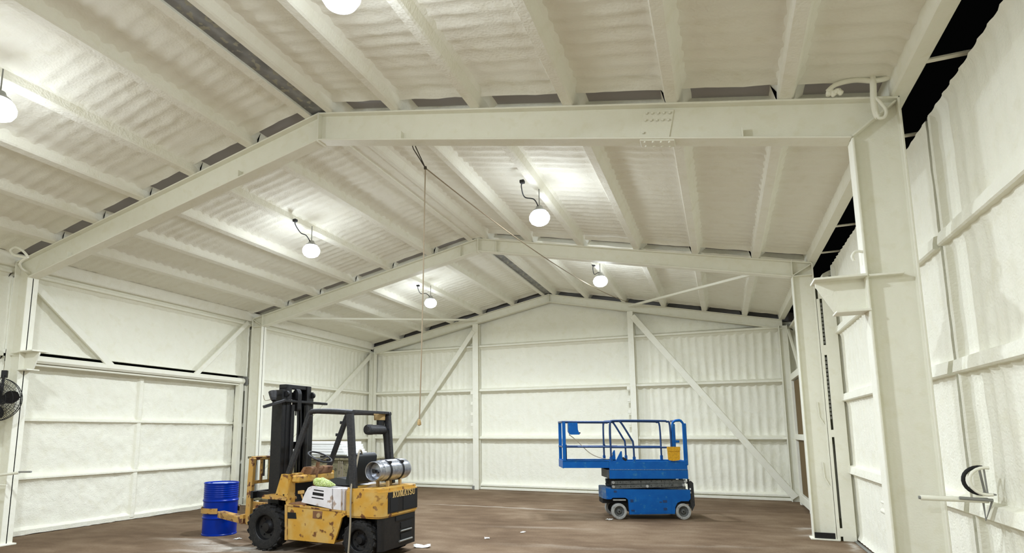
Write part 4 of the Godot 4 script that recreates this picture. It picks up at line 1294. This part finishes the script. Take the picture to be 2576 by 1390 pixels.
# ================================================================ barrel
func build_drum():
	var d := thing("steel_drum", "blue steel drum held in the forklift's yellow grab", "drum", Vector3(-8.25, 0, -8.128))
	var prof := [Vector2(0.0, 0.012), Vector2(0.27, 0.012), Vector2(0.278, 0.0), Vector2(0.292, 0.0), Vector2(0.292, 0.018), Vector2(0.285, 0.025)]
	prof.append_array([Vector2(0.285, 0.27), Vector2(0.297, 0.285), Vector2(0.297, 0.30), Vector2(0.285, 0.315), Vector2(0.285, 0.56), Vector2(0.297, 0.575), Vector2(0.297, 0.59), Vector2(0.285, 0.605)])
	var y := 0.64
	while y < 0.85:
		prof.append_array([Vector2(0.285, y), Vector2(0.289, y + 0.012), Vector2(0.285, y + 0.024)])
		y += 0.036
	prof.append_array([Vector2(0.285, 0.86), Vector2(0.292, 0.866), Vector2(0.293, 0.884), Vector2(0.288, 0.89), Vector2(0.28, 0.885), Vector2(0.277, 0.868)])
	var st := nst()
	lathe(st, prof, 56)
	obj(st, "body", M.drum, d)
	st = nst()
	lathe(st, [Vector2(0.279, 0.868), Vector2(0.0, 0.870)], 48)
	obj(st, "lid", M.drum_lid, d)
	for p in [[0.19, 0.0, 0.035], [-0.19, 0.05, 0.02]]:
		st = nst()
		lathe(st, [Vector2(p[2], 0.868), Vector2(p[2], 0.884), Vector2(0.0, 0.886)], 16, Transform3D(Basis(), Vector3(p[0], 0, p[1])))
		obj(st, "bung", M.drum, d)

# ================================================================ scissor lift
# local: +x away to the rear (ladder), near side +z, front (deck extension) towards -x
func build_lift():
	var f := thing("scissor_lift", "blue scissor lift lowered with its deck extension slid out", "scissor lift", Vector3(-1.56, 0, -13.097), 0.3665)
	f.scale.x = 0.948
	var st: SurfaceTool
	# chassis
	for s in [1.0, -1.0]:
		st = nst()
		flat(st, [Vector2(-0.93, 0.40), Vector2(-0.84, 0.40), Vector2(-0.80, 0.43), Vector2(-0.53, 0.43), Vector2(-0.475, 0.39), Vector2(-0.455, 0.10), Vector2(0.50, 0.115), Vector2(0.515, 0.25), Vector2(0.56, 0.33), Vector2(0.64, 0.365), Vector2(0.80, 0.365), Vector2(0.845, 0.42), Vector2(0.845, 0.585), Vector2(-0.80, 0.60), Vector2(-0.94, 0.62)], s * 0.365, 0.05)
		obj(st, "chassis_side", M.lift_blue, f)
	st = nst()
	plan(st, rounded([Vector2(-0.985, 0.22), Vector2(-0.93, 0.388), Vector2(-0.82, 0.388), Vector2(-0.82, -0.388), Vector2(-0.93, -0.388), Vector2(-0.985, -0.22)], 0.04), 0.40, 0.62)
	obj(st, "front_bumper", M.lift_dusty, f)
	st = nst()
	box(st, Vector3(0.0, 0.575, 0), Vector3(1.66, 0.03, 0.70), 0.004)
	obj(st, "chassis_top", M.lift_dusty, f)
	st = nst()
	box(st, Vector3(0.0, 0.34, 0), Vector3(0.9, 0.40, 0.66), 0.0)
	box(st, Vector3(-0.68, 0.42, 0), Vector3(0.6, 0.24, 0.40), 0.0)
	box(st, Vector3(0.68, 0.42, 0), Vector3(0.34, 0.24, 0.62), 0.0)
	obj(st, "underframe", M.black, f)
	st = nst()
	box(st, Vector3(-0.66, 0.385, 0.385), Vector3(0.27, 0.025, 0.03), 0.004)
	obj(st, "axle_cap", M.grey_wheel, f)
	# recessed side door, decals and holes
	st = nst()
	box(st, Vector3(0.04, 0.275, 0.3905), Vector3(0.78, 0.30, 0.006), 0.002)
	obj(st, "battery_door", M.lift_blue, f)
	for q in [[-0.40, 0.37, 0.06, 0.055], [-0.385, 0.18, 0.07, 0.03], [0.30, 0.36, 0.09, 0.05], [0.21, 0.345, 0.05, 0.025], [0.30, 0.21, 0.07, 0.05], [-0.745, 0.555, 0.06, 0.04]]:
		obox("recessed_latch", M.rail, f, Vector3(q[0], q[1], 0.394), Vector3(q[2], q[3], 0.004), 0.0)
	# wheels
	for q in [[-0.67, 1.0], [-0.67, -1.0], [0.685, 1.0], [0.685, -1.0]]:
		var wn := Node3D.new()
		wn.name = "wheel"
		wn.position = Vector3(q[0], 0.158, q[1] * 0.335)
		f.add_child(wn, true)
		var xf := Transform3D(Basis(Vector3.RIGHT, PI / 2 * q[1]), Vector3.ZERO)
		st = nst()
		lathe(st, [Vector2(0.105, -0.06), Vector2(0.15, -0.06), Vector2(0.158, -0.05), Vector2(0.158, 0.05), Vector2(0.15, 0.06), Vector2(0.112, 0.06), Vector2(0.105, 0.052), Vector2(0.105, -0.06)], 36, xf)
		obj(st, "tyre", M.grey_wheel, wn)
		st = nst()
		lathe(st, [Vector2(0.106, 0.05), Vector2(0.098, 0.03), Vector2(0.055, 0.01), Vector2(0.045, 0.04), Vector2(0.038, 0.045), Vector2(0.0, 0.045)], 28, xf)
		obj(st, "rim", M.lift_grey, wn)
		st = nst()
		lathe(st, [Vector2(0.018, 0.045), Vector2(0.016, 0.058), Vector2(0.0, 0.058)], 6, xf)
		obj(st, "hub_nut", M.black, wn)
	# scissor stack
	for s in [1.0, -1.0]:
		st = nst()
		bar(st, Vector3(-0.80, 0.635, s * 0.33), Vector3(0.74, 0.685, s * 0.33), 0.04, 0.075, 0.006)
		obj(st, "scissor_arm", M.lift_grey, f)
		st = nst()
		bar(st, Vector3(-0.80, 0.715, s * 0.29), Vector3(0.78, 0.615, s * 0.29), 0.04, 0.075, 0.006)
		obj(st, "scissor_arm", M.lift_grey, f)
		st = nst()
		bar(st, Vector3(-0.80, 0.725, s * 0.33), Vector3(0.78, 0.755, s * 0.33), 0.04, 0.075, 0.006)
		obj(st, "scissor_arm", M.lift_grey, f)
		for q in [[-0.77, 0.645], [-0.05, 0.655], [0.72, 0.68], [-0.77, 0.73], [0.76, 0.75]]:
			st = nst()
			lathe(st, [Vector2(0.03, 0.0), Vector2(0.028, 0.035), Vector2(0.0, 0.038)], 12, Transform3D(Basis(Vector3.RIGHT, PI / 2 * s), Vector3(q[0], q[1], s * 0.345)))
			obj(st, "pivot_pin", M.grey_wheel, f)
		for k in 7:
			for h in [0.0, 0.09]:
				if s > 0:
					st = nst()
					lathe(st, [Vector2(0.011, 0.0), Vector2(0.010, 0.004), Vector2(0.0, 0.004)], 8, Transform3D(Basis(Vector3.RIGHT, PI / 2), Vector3(-0.62 + 0.22 * k, 0.648 + 0.006 * k + h, 0.3505)))
					obj(st, "hole_plug", M.black, f)
	st = nst()
	box(st, Vector3(0, 0.69, 0), Vector3(1.5, 0.10, 0.42), 0.0)
	obj(st, "lift_ram", M.black, f)
	# main deck
	st = nst()
	box(st, Vector3(-0.015, 1.075, 0.372), Vector3(1.66, 0.17, 0.03), 0.006)
	box(st, Vector3(-0.015, 1.075, -0.372), Vector3(1.66, 0.17, 0.03), 0.006)
	box(st, Vector3(-0.015, 0.895, 0.372), Vector3(1.67, 0.18, 0.045), 0.006)
	box(st, Vector3(-0.015, 0.895, -0.372), Vector3(1.67, 0.18, 0.045), 0.006)
	box(st, Vector3(0.80, 0.99, 0), Vector3(0.03, 0.36, 0.74), 0.006)
	obj(st, "deck_side", M.lift_blue, f)
	st = nst()
	box(st, Vector3(-0.015, 0.99, 0.392), Vector3(1.66, 0.018, 0.02), 0.005)
	obj(st, "deck_lip", M.lift_dusty, f)
	obox("deck_floor", M.lift_grey, f, Vector3(-0.01, 1.06, 0), Vector3(1.62, 0.025, 0.72), 0.002)
	obox("deck_front_beam", M.lift_grey, f, Vector3(-0.86, 0.90, 0), Vector3(0.05, 0.17, 0.66), 0.004)
	# deck extension
	st = nst()
	for s in [1.0, -1.0]:
		box(st, Vector3(-1.32, 1.095, s * 0.345), Vector3(1.05, 0.125, 0.02), 0.004)
		box(st, Vector3(-1.32, 1.165, s * 0.335), Vector3(1.05, 0.018, 0.06), 0.004)
		box(st, Vector3(-1.32, 1.03, s * 0.335), Vector3(1.05, 0.018, 0.05), 0.004)
	box(st, Vector3(-1.83, 1.095, 0), Vector3(0.03, 0.16, 0.70), 0.006)
	obj(st, "extension_side", M.lift_blue, f)
	obox("extension_floor", M.lift_grey, f, Vector3(-1.3, 1.12, 0), Vector3(1.04, 0.02, 0.66), 0.002)
	# guard rails
	for s in [1.0, -1.0]:
		var z: float = s * 0.345
		otube("top_rail", M.rail, f, [Vector3(-1.84, 1.965, z), Vector3(-0.70, 1.955, z)], 0.021)
		otube("mid_rail", M.rail, f, [Vector3(-1.84, 1.45, z), Vector3(-0.50, 1.445, z)], 0.018)
		st = nst()
		box(st, Vector3(-1.80, 1.56, z), Vector3(0.07, 0.80, 0.045), 0.008)
		obj(st, "corner_post", M.lift_blue, f)
		var zo: float = s * 0.372
		# rear rail that curves down, and sloped brace loops
		otube("top_rail", M.rail, f, smooth_path([Vector3(-0.80, 1.17, zo), Vector3(-0.80, 1.85, zo), Vector3(-0.77, 1.96, zo), Vector3(-0.66, 1.985, zo), Vector3(0.30, 1.975, zo), Vector3(0.42, 1.96, zo), Vector3(0.49, 1.88, zo), Vector3(0.50, 1.17, zo)], 4), 0.021)
		otube("brace_rail", M.rail, f, smooth_path([Vector3(-0.62, 1.98, zo), Vector3(-0.55, 1.93, zo), Vector3(-0.36, 1.62, zo), Vector3(-0.315, 1.52, zo), Vector3(-0.305, 1.17, zo)], 4), 0.021)
		otube("mid_rail", M.rail, f, [Vector3(-0.80, 1.44, zo), Vector3(0.50, 1.435, zo)], 0.018)
		otube("inner_loop", M.rail, f, smooth_path([Vector3(-0.74, 1.45, s * 0.33), Vector3(-0.80, 1.50, s * 0.33), Vector3(-0.80, 1.90, s * 0.33), Vector3(-0.75, 1.955, s * 0.33)], 4), 0.015)
		for x in [-0.80, -0.305, 0.5]:
			obox("rail_socket", M.lift_blue, f, Vector3(x, 1.20, zo), Vector3(0.06, 0.10, 0.035), 0.006)
		# entry posts at the rear
		if s > 0: otube("entry_post", M.lift_blue, f, smooth_path([Vector3(0.54, 1.17, zo), Vector3(0.545, 1.85, zo), Vector3(0.58, 1.96, zo), Vector3(0.66, 1.985, zo), Vector3(0.72, 1.98, zo), Vector3(0.78, 1.90, zo), Vector3(0.80, 1.70, zo), Vector3(0.815, 1.10, zo)], 4), 0.025)
		obox("rear_post", M.lift_blue, f, Vector3(0.795, 1.5, zo), Vector3(0.085, 0.85, 0.04), 0.012)
		if s > 0: obox("rail_gusset", M.lift_blue, f, Vector3(0.60, 1.555, zo), Vector3(0.15, 0.05, 0.03), 0.006)
		st = nst()
		flat(st, [Vector2(-0.70, 1.16), Vector2(-0.55, 1.16), Vector2(-0.56, 1.36), Vector2(-0.585, 1.36)], s * 0.34, 0.02)
		obj(st, "pivot_gusset", M.lift_blue, f)
	otube("end_rail", M.rail, f, [Vector3(-1.82, 1.965, 0.345), Vector3(-1.82, 1.965, -0.345)], 0.021)
	otube("end_rail", M.rail, f, [Vector3(-1.82, 1.45, 0.345), Vector3(-1.82, 1.45, -0.345)], 0.018)
	otube("end_rail", M.rail, f, [Vector3(0.74, 1.98, 0.36), Vector3(0.74, 1.98, -0.36)], 0.021)
	obox("manual_box", M.rail, f, Vector3(-1.74, 1.34, 0.0), Vector3(0.05, 0.32, 0.24), 0.01)
	# control box
	st = nst()
	flat(st, rounded([Vector2(-1.70, 1.97), Vector2(-1.50, 1.95), Vector2(-1.495, 1.80), Vector2(-1.455, 1.70), Vector2(-1.66, 1.70), Vector2(-1.70, 1.76)], 0.015), 0.28, 0.16)
	var cb := obj(st, "control_box", M.lift_blue, f)
	obox("joystick", M.rubber, cb, Vector3(-1.455, 1.735, 0.28), Vector3(0.05, 0.03, 0.04), 0.008)
	otube("control_cable", M.strap, f, smooth_path([Vector3(-1.68, 1.70, 0.26), Vector3(-1.52, 1.58, 0.28), Vector3(-1.25, 1.33, 0.28), Vector3(-1.0, 1.22, 0.27), Vector3(-0.8, 1.20, 0.22), Vector3(-0.72, 1.30, 0.15)], 5), 0.009, 6)
	obox("latch_lever", M.rubber, f, Vector3(-0.50, 1.20, 0.30), Vector3(0.10, 0.05, 0.03), 0.008, Basis(Vector3.BACK, -0.5))
	# ladder at the rear
	st = nst()
	for s in [1.0, -1.0]:
		flat(st, [Vector2(0.85, 0.80), Vector2(0.93, 0.73), Vector2(0.94, 0.30), Vector2(0.88, 0.19), Vector2(0.86, 0.19), Vector2(0.86, 0.60)], s * 0.22, 0.03)
	for y in [0.30, 0.50, 0.70]:
		box(st, Vector3(0.91, y, 0), Vector3(0.05, 0.03, 0.44), 0.004)
	obj(st, "ladder", M.lift_grey, f)
	st = nst()
	flat(st, [Vector2(0.845, 0.80), Vector2(0.935, 0.72), Vector2(0.945, 0.28), Vector2(0.885, 0.17), Vector2(0.845, 0.36)], -0.32, 0.04)
	flat(st, [Vector2(0.845, 0.80), Vector2(0.935, 0.72), Vector2(0.945, 0.28), Vector2(0.885, 0.17), Vector2(0.845, 0.36)], 0.32, 0.04)
	obj(st, "rear_guard", M.guard, f)
	for y in [0.775, 0.60, 0.53]:
		obox("reflector", M.board, f, Vector3(0.862, y, 0.345), Vector3(0.03, 0.035, 0.012), 0.004)
	# yellow bag on the rail
	var b := thing("document_bag", "yellow canvas bag hanging on the blue scissor lift's rail", "bag", Vector3(-1.56, 0, -13.097), 0.3665)
	b.scale.x = 0.948
	st = nst()
	flat(st, rounded([Vector2(0.40, 1.42), Vector2(0.53, 1.41), Vector2(0.665, 1.42), Vector2(0.655, 1.18), Vector2(0.53, 1.165), Vector2(0.41, 1.18)], 0.03), 0.405, 0.035)
	obj(st, "pouch", M.bag_yellow, b)
	st = nst()
	flat(st, rounded([Vector2(0.395, 1.45), Vector2(0.67, 1.45), Vector2(0.665, 1.37), Vector2(0.53, 1.355), Vector2(0.40, 1.37)], 0.015), 0.412, 0.045)
	obj(st, "flap", M.bag_yellow, b)

# ================================================================ bench and boards
func build_bench():
	var b := thing("workbench", "long olive board workbench standing behind the forklift", "workbench", Vector3(-8.3, 0, -11.0))
	obox("top", M.olive, b, Vector3(0, 1.20, 0), Vector3(3.3, 0.05, 0.95), 0.006)
	obox("front_panel", M.olive, b, Vector3(0.25, 0.95, 0.42), Vector3(2.7, 0.46, 0.03), 0.004)
	obox("shelf", M.olive, b, Vector3(0, 0.28, 0), Vector3(3.1, 0.04, 0.85), 0.004)
	for x in [-1.52, 1.52]:
		for z in [-0.40, 0.40]:
			obox("leg", M.grey_leg, b, Vector3(x, 0.59, z), Vector3(0.12, 1.18, 0.08), 0.006)
	for x in [-1.2, -0.95]:
		obox("panel_batten", M.mast, b, Vector3(x, 0.98, 0.44), Vector3(0.05, 0.36, 0.03), 0.004)
	obox("edge_rail", M.mast, b, Vector3(1.0, 1.245, 0.45), Vector3(1.3, 0.04, 0.04), 0.004)
	var y := 1.227
	var rng := RandomNumberGenerator.new()
	rng.seed = 5
	var words := ["bottom", "second", "third", "fourth", "fifth", "topmost"]
	for k in 6:
		var t: float = 0.045 + 0.012 * rng.randf()
		var o := thing("foam_board", "white foam board on the workbench, %s of its stack" % words[k], "board", Vector3(-8.45 + rng.randf_range(-0.06, 0.06), y, -11.07 + rng.randf_range(-0.02, 0.02)), rng.randf_range(-0.02, 0.02), "white boards on the workbench")
		obox("sheet", M.board, o, Vector3(0, t / 2, 0), Vector3(2.2 - 0.08 * k, t, 0.80), 0.006)
		y += t + 0.004

# ================================================================ fan
func build_fan():
	var f := thing("wall_fan", "black caged wall fan fixed to the cream frame column", "fan", Vector3(-10.50, 2.29, -5.62), 0.75)
	var st := nst()
	# cage: rings and wires, facing +z
	for q in [[0.34, 0.0], [0.34, 0.08], [0.25, 0.11], [0.16, 0.125], [0.25, -0.05], [0.16, -0.07]]:
		var ring := []
		for k in 40: ring.append(Vector3(cos(TAU * k / 40) * q[0], sin(TAU * k / 40) * q[0], q[1]))
		tube(st, ring, 0.006 if q[0] > 0.3 else 0.0035, 5, false, true)
	for k in 84:
		var a := TAU * k / 84
		var d := Vector3(cos(a), sin(a), 0)
		tube(st, [d * 0.06 + Vector3(0, 0, 0.13), d * 0.20 + Vector3(0, 0, 0.12), d * 0.31 + Vector3(0, 0, 0.095), d * 0.34 + Vector3(0, 0, 0.05), d * 0.34], 0.0032, 4, false)
		if k % 2 == 0:
			tube(st, [d * 0.06 + Vector3(0, 0, -0.08), d * 0.26 + Vector3(0, 0, -0.05), d * 0.34], 0.0025, 4, false)
	obj(st, "guard", M.fan_black, f)
	for k in 4:
		st = nst()
		var P := []
		for i in 9:
			var r := lerpf(0.05, 0.31, i / 8.0)
			var wd := 0.10 + 0.55 * sin(PI * clampf(i / 8.0 * 0.85 + 0.12, 0, 1)) * 0.75
			var row := []
			for j in 6:
				var a: float = TAU * k / 4.0 + (j / 5.0 - 0.5) * wd * 2.0 + r * 0.8
				row.append(Vector3(cos(a) * r, sin(a) * r, (j / 5.0 - 0.5) * 0.07 + 0.035))
			P.append(row)
		for i in 8:
			for j in 5:
				var n: Vector3 = (P[i + 1][j] - P[i][j]).cross(P[i][j + 1] - P[i][j]).normalized()
				quad(st, P[i][j], P[i + 1][j], P[i + 1][j + 1], P[i][j + 1], n)
				var e: Vector3 = n * -0.004
				quad(st, P[i][j] + e, P[i + 1][j] + e, P[i + 1][j + 1] + e, P[i][j + 1] + e, -n)
		obj(st, "blade", M.fan_blade, f)
	st = nst()
	lathe(st, [Vector2(0.0, 0.125), Vector2(0.05, 0.12), Vector2(0.06, 0.08), Vector2(0.055, 0.0), Vector2(0.075, -0.04), Vector2(0.08, -0.18), Vector2(0.06, -0.21), Vector2(0.0, -0.215)], 24, Transform3D(Basis(Vector3.RIGHT, PI / 2), Vector3.ZERO))
	obj(st, "motor", M.fan_black, f)
	st = nst()
	tube(st, [Vector3(0, 0, -0.12), Vector3(0.0, 0.18, -0.17), Vector3(0.0, 0.40, -0.17)], 0.02, 8)
	box(st, Vector3(0.0, 0.42, -0.2), Vector3(0.08, 0.12, 0.06), 0.006)
	obj(st, "bracket", M.fan_black, f)

# ================================================================ ropes, cables
func build_ropes():
	var knot := Vector3(-3.165, 4.973, -6.1)
	var r := thing("hanging_rope", "thin rope hanging straight down from the rafter, small weight at its end", "rope", knot)
	otube("strand", M.rope, r, smooth_path([Vector3.ZERO, Vector3(-0.008, -0.6, 0.0), Vector3(-0.02, -1.6, 0.0), Vector3(-0.04, -2.6, 0), Vector3(-0.055, -3.07, 0)], 5), 0.008, 6)
	otube("upper_strand", M.rope_dark, r, [Vector3.ZERO, Vector3(-0.14, 0.25, 0.05), Vector3(-0.15, 0.29, 0.06)], 0.007, 6)
	otube("upper_strand", M.rope_dark, r, [Vector3.ZERO, Vector3(-0.10, 0.25, 0.05), Vector3(-0.11, 0.28, 0.06)], 0.007, 6)
	var st := nst()
	lathe(st, [Vector2(0.0, 0.02), Vector2(0.016, 0.018), Vector2(0.02, 0.0), Vector2(0.016, -0.018), Vector2(0.0, -0.02)], 10)
	obj(st, "knot", M.rope_dark, r)
	st = nst()
	lathe(st, [Vector2(0.0, -3.06), Vector2(0.014, -3.07), Vector2(0.022, -3.10), Vector2(0.024, -3.13), Vector2(0.0, -3.14)], 12, Transform3D(Basis(), Vector3(-0.055, 0, 0)))
	obj(st, "weight", M.tan, r)
	var l := thing("long_rope", "thin rope slung from the rafter across to the gable frame", "rope", knot)
	var e := Vector3(-2.28, 5.45, -17.12) - knot
	var path := []
	for k in 25:
		var t := k / 24.0
		path.append(e * t + Vector3(0, -0.22 * 4.0 * t * (1.0 - t), 0))
	otube("strand", M.rope, l, path, 0.008, 6)
	# painted hoses looped over the frame's knees
	var h := thing("roof_hose", "cream-painted hose looped over the frame knee beside the dark eave gap", "hose", Vector3(0, 0, -5.87))
	otube("upper_loop", M.paint, h, smooth_path([Vector3(1.05, 4.80, 0.02), Vector3(1.12, 4.845, 0.03), Vector3(1.26, 4.845, 0.04), Vector3(1.39, 4.80, 0.05), Vector3(1.50, 4.80, 0.05), Vector3(1.58, 4.86, 0.04), Vector3(1.62, 4.93, 0.02)], 5), 0.022, 8)
	otube("drop", M.paint, h, smooth_path([Vector3(1.385, 4.97, -0.02), Vector3(1.39, 4.82, 0.05), Vector3(1.38, 4.62, 0.05), Vector3(1.385, 4.50, 0.05), Vector3(1.40, 4.45, 0.06)], 5), 0.026, 8)
	otube("end_loop", M.paint, h, smooth_path([Vector3(1.39, 4.64, 0.06), Vector3(1.42, 4.58, 0.07), Vector3(1.455, 4.50, 0.07), Vector3(1.44, 4.44, 0.07), Vector3(1.40, 4.44, 0.07), Vector3(1.385, 4.50, 0.07)], 5), 0.014, 8)
	var st2 := nst()
	for k in 6:
		box(st2, Vector3(1.06 + 0.018 * k, 4.79 + 0.012 * sin(k * 2.1), 0.0), Vector3(0.04, 0.045, 0.05), 0.01, Basis(Vector3(1, 1, 0).normalized(), k))
	obj(st2, "foam_blob", M.foam, h)
	var h2 := thing("hose_loop", "cream-painted hose ring at the frame knee above the wall fan", "hose", Vector3(0, 0, -5.50))
	otube("ring", M.paint, h2, smooth_path([Vector3(-9.866, 4.505, 0), Vector3(-9.970, 4.604, 0.02), Vector3(-10.159, 4.690, 0.02), Vector3(-10.282, 4.671, 0.02), Vector3(-10.291, 4.633, 0.02), Vector3(-10.197, 4.571, 0.02), Vector3(-10.036, 4.524, 0.02), Vector3(-9.885, 4.491, 0)], 5), 0.02, 8)
	otube("tail", M.paint, h2, smooth_path([Vector3(-9.866, 4.501, 0), Vector3(-9.998, 4.463, 0.0), Vector3(-10.111, 4.420, -0.03), Vector3(-10.30, 4.40, -0.18), Vector3(-10.46, 4.42, -0.39)], 5), 0.018, 8)

# ================================================================ hose hangers and pipes
func build_racks():
	var r := thing("hose_hanger", "white pipe and curved hose hanger fixed across the near frame column", "hanger", Vector3(0, 0, -5.75))
	otube("cross_pipe", M.paint, r, [Vector3(1.385, 1.245, 0.02), Vector3(1.80, 1.24, 0.02)], 0.020, 12)
	otube("pipe_end", M.steel, r, [Vector3(1.372, 1.246, 0.02), Vector3(1.388, 1.246, 0.02)], 0.013, 10)
	otube("thin_pipe", M.steel, r, [Vector3(1.62, 1.255, 0.05), Vector3(1.82, 1.245, 0.05)], 0.012, 8)
	for q in [[0.0, M.rubber, 0.014], [0.07, M.paint, 0.012]]:
		var arc := []
		for k in 15:
			var a := lerpf(PI * 0.5 - 0.2, PI * 1.5 + 0.25, k / 14.0)
			arc.append(Vector3(1.775 + cos(a) * 0.105 + q[0] * 0.25, 1.385 + sin(a) * 0.10, 0.0 + q[0]))
		otube("saddle", q[1], r, arc, q[2], 8)
	otube("saddle_tie", M.steel, r, [Vector3(1.765, 1.485, 0.03), Vector3(1.785, 1.285, 0.03)], 0.008, 6)
	otube("saddle_tie", M.steel, r, [Vector3(1.785, 1.48, 0.06), Vector3(1.79, 1.285, 0.06)], 0.006, 6)
	obox("shelf_plate", M.steel, r, Vector3(1.80, 1.285, 0.0), Vector3(0.10, 0.012, 0.08), 0.003)
	otube("stay", M.steel, r, [Vector3(1.77, 1.25, 0.02), Vector3(1.785, 1.09, -0.02), Vector3(1.815, 1.24, 0.05)], 0.008, 6)
	otube("wall_arm", M.paint, r, [Vector3(1.79, 1.29, 0.0), Vector3(1.80, 1.29, -0.3)], 0.014, 8)
	var p := thing("column_rail", "short white rail with a dark tip on the column under the wall fan", "rail", Vector3(0, 0, -5.8))
	otube("rail", M.paint, p, [Vector3(-10.60, 1.10, 0.0), Vector3(-10.05, 1.155, 0.0)], 0.022, 10)
	otube("tip", M.steel, p, [Vector3(-10.06, 1.165, 0.0), Vector3(-9.76, 1.175, 0.0)], 0.014, 10)
	otube("lower_rail", M.paint, p, [Vector3(-10.60, 0.948, 0.0), Vector3(-10.33, 0.953, 0.0)], 0.012, 8)
	for q in [[0.872, 0.020, "upper thin"], [0.765, 0.034, "lower thick"]]:
		var c := thing("conduit", "white pipe stub with open black end on the tall door, %s one" % q[2], "pipe", Vector3(1.80, q[0], -8.8), 0.0, "pipe stubs on the tall door")
		var st := nst()
		lathe(st, [Vector2(q[1] * 0.75, 0.27), Vector2(q[1], 0.27), Vector2(q[1], -0.30), Vector2(0.0, -0.30)], 16, Transform3D(Basis(Vector3.RIGHT, PI / 2) , Vector3.ZERO))
		obj(st, "pipe", M.paint, c)
		st = nst()
		lathe(st, [Vector2(q[1] * 0.76, 0.262), Vector2(0.0, 0.262)], 16, Transform3D(Basis(Vector3.RIGHT, PI / 2), Vector3.ZERO))
		obj(st, "bore", M.black, c)
		obox("bracket", M.paint, c, Vector3(0.045, 0, -0.1), Vector3(0.09, 0.04, 0.04), 0.004)

# ================================================================ small things
func build_small():
	# crumpled bag on the forklift hood
	var b := thing("crumpled_bag", "crumpled yellow-green bag lying on the forklift's white hood", "bag", Vector3(-5.42, 0.972, -7.32), -0.15)
	var st := nst()
	var seg := 18
	var rows := 14
	var P := []
	for i in rows + 1:
		var t := i / float(rows)
		var row := []
		for k in seg:
			var a := TAU * k / seg
			var rr: float = (0.010 + 0.075 * pow(sin(PI * clampf(0.16 + t * 0.84, 0, 1)), 0.8)) * (1.0 - 0.45 * t)
			rr *= 1.0 + 0.22 * noise.get_noise_3d(t * 6.0, cos(a) * 1.6, sin(a) * 1.6) + 0.1 * noise.get_noise_3d(t * 14.0, cos(a) * 4.0, sin(a) * 4.0)
			var y: float = maxf(0.062 * (1.0 - 0.55 * t) + sin(a) * rr, 0.002)
			row.append(Vector3(lerpf(-0.19, 0.21, t), y, cos(a) * rr * 1.15))
		P.append(row)
	for i in rows:
		for k in seg:
			var l := (k + 1) % seg
			var c := Vector3(lerpf(-0.19, 0.21, (i + 0.5) / rows), 0.045, 0)
			for tr in [[P[i][k], P[i + 1][k], P[i + 1][l]], [P[i][k], P[i + 1][l], P[i][l]]]:
				var n: Vector3 = (tr[1] - tr[0]).cross(tr[2] - tr[0])
				if n.length() < 1e-9: continue
				n = n.normalized()
				if n.dot((tr[0] + tr[1] + tr[2]) / 3.0 - c) < 0: n = -n
				tri(st, tr[0], tr[1], tr[2], n)
	for e in [0, rows]:
		var c := Vector3.ZERO
		for k in seg: c += P[e][k] / seg
		for k in seg: tri(st, c, P[e][k], P[e][(k + 1) % seg], Vector3(-1 if e == 0 else 1, 0, 0))
	obj(st, "sack", M.bag_green, b)
	# scraps on the floor
	var scraps := [[Vector3(-4.38, 0, -8.42), 0.22, 0.09, "torn white paper scrap beside the forklift's rear wheel"], [Vector3(-3.72, 0, -9.50), 0.07, 0.05, "larger of two small white scraps on the open floor"], [Vector3(-3.35, 0, -10.3), 0.05, 0.05, "tiny white scrap on the open floor towards the scissor lift"], [Vector3(-2.2, 0, -12.4), 0.10, 0.06, "white scrap beside the scissor lift's front wheel"], [Vector3(-7.55, 0, -7.85), 0.07, 0.05, "small white scrap beside the blue drum"]]
	var rng := RandomNumberGenerator.new()
	rng.seed = 9
	for s in scraps:
		var o := thing("paper_scrap", s[3], "scrap", s[0], rng.randf_range(-0.6, 0.6), "scraps on the floor")
		st = nst()
		var n := 6
		var Q := []
		for i in n + 1:
			var row := []
			for j in n + 1:
				var u := i / float(n) - 0.5
				var v := j / float(n) - 0.5
				row.append(Vector3(u * s[1] * (1.0 + 0.3 * rng.randf()), 0.004 + absf(noise.get_noise_2d(u * 3.0 + s[1] * 50.0, v * 3.0)) * s[1] * 0.35, v * s[2] * 2.0 * (1.0 + 0.4 * rng.randf())))
			Q.append(row)
		for i in n:
			for j in n:
				var nn: Vector3 = (Q[i][j + 1] - Q[i][j]).cross(Q[i + 1][j] - Q[i][j]).normalized()
				quad(st, Q[i][j], Q[i + 1][j], Q[i + 1][j + 1], Q[i][j + 1], nn)
		obj(st, "sheet", M.paper, o)
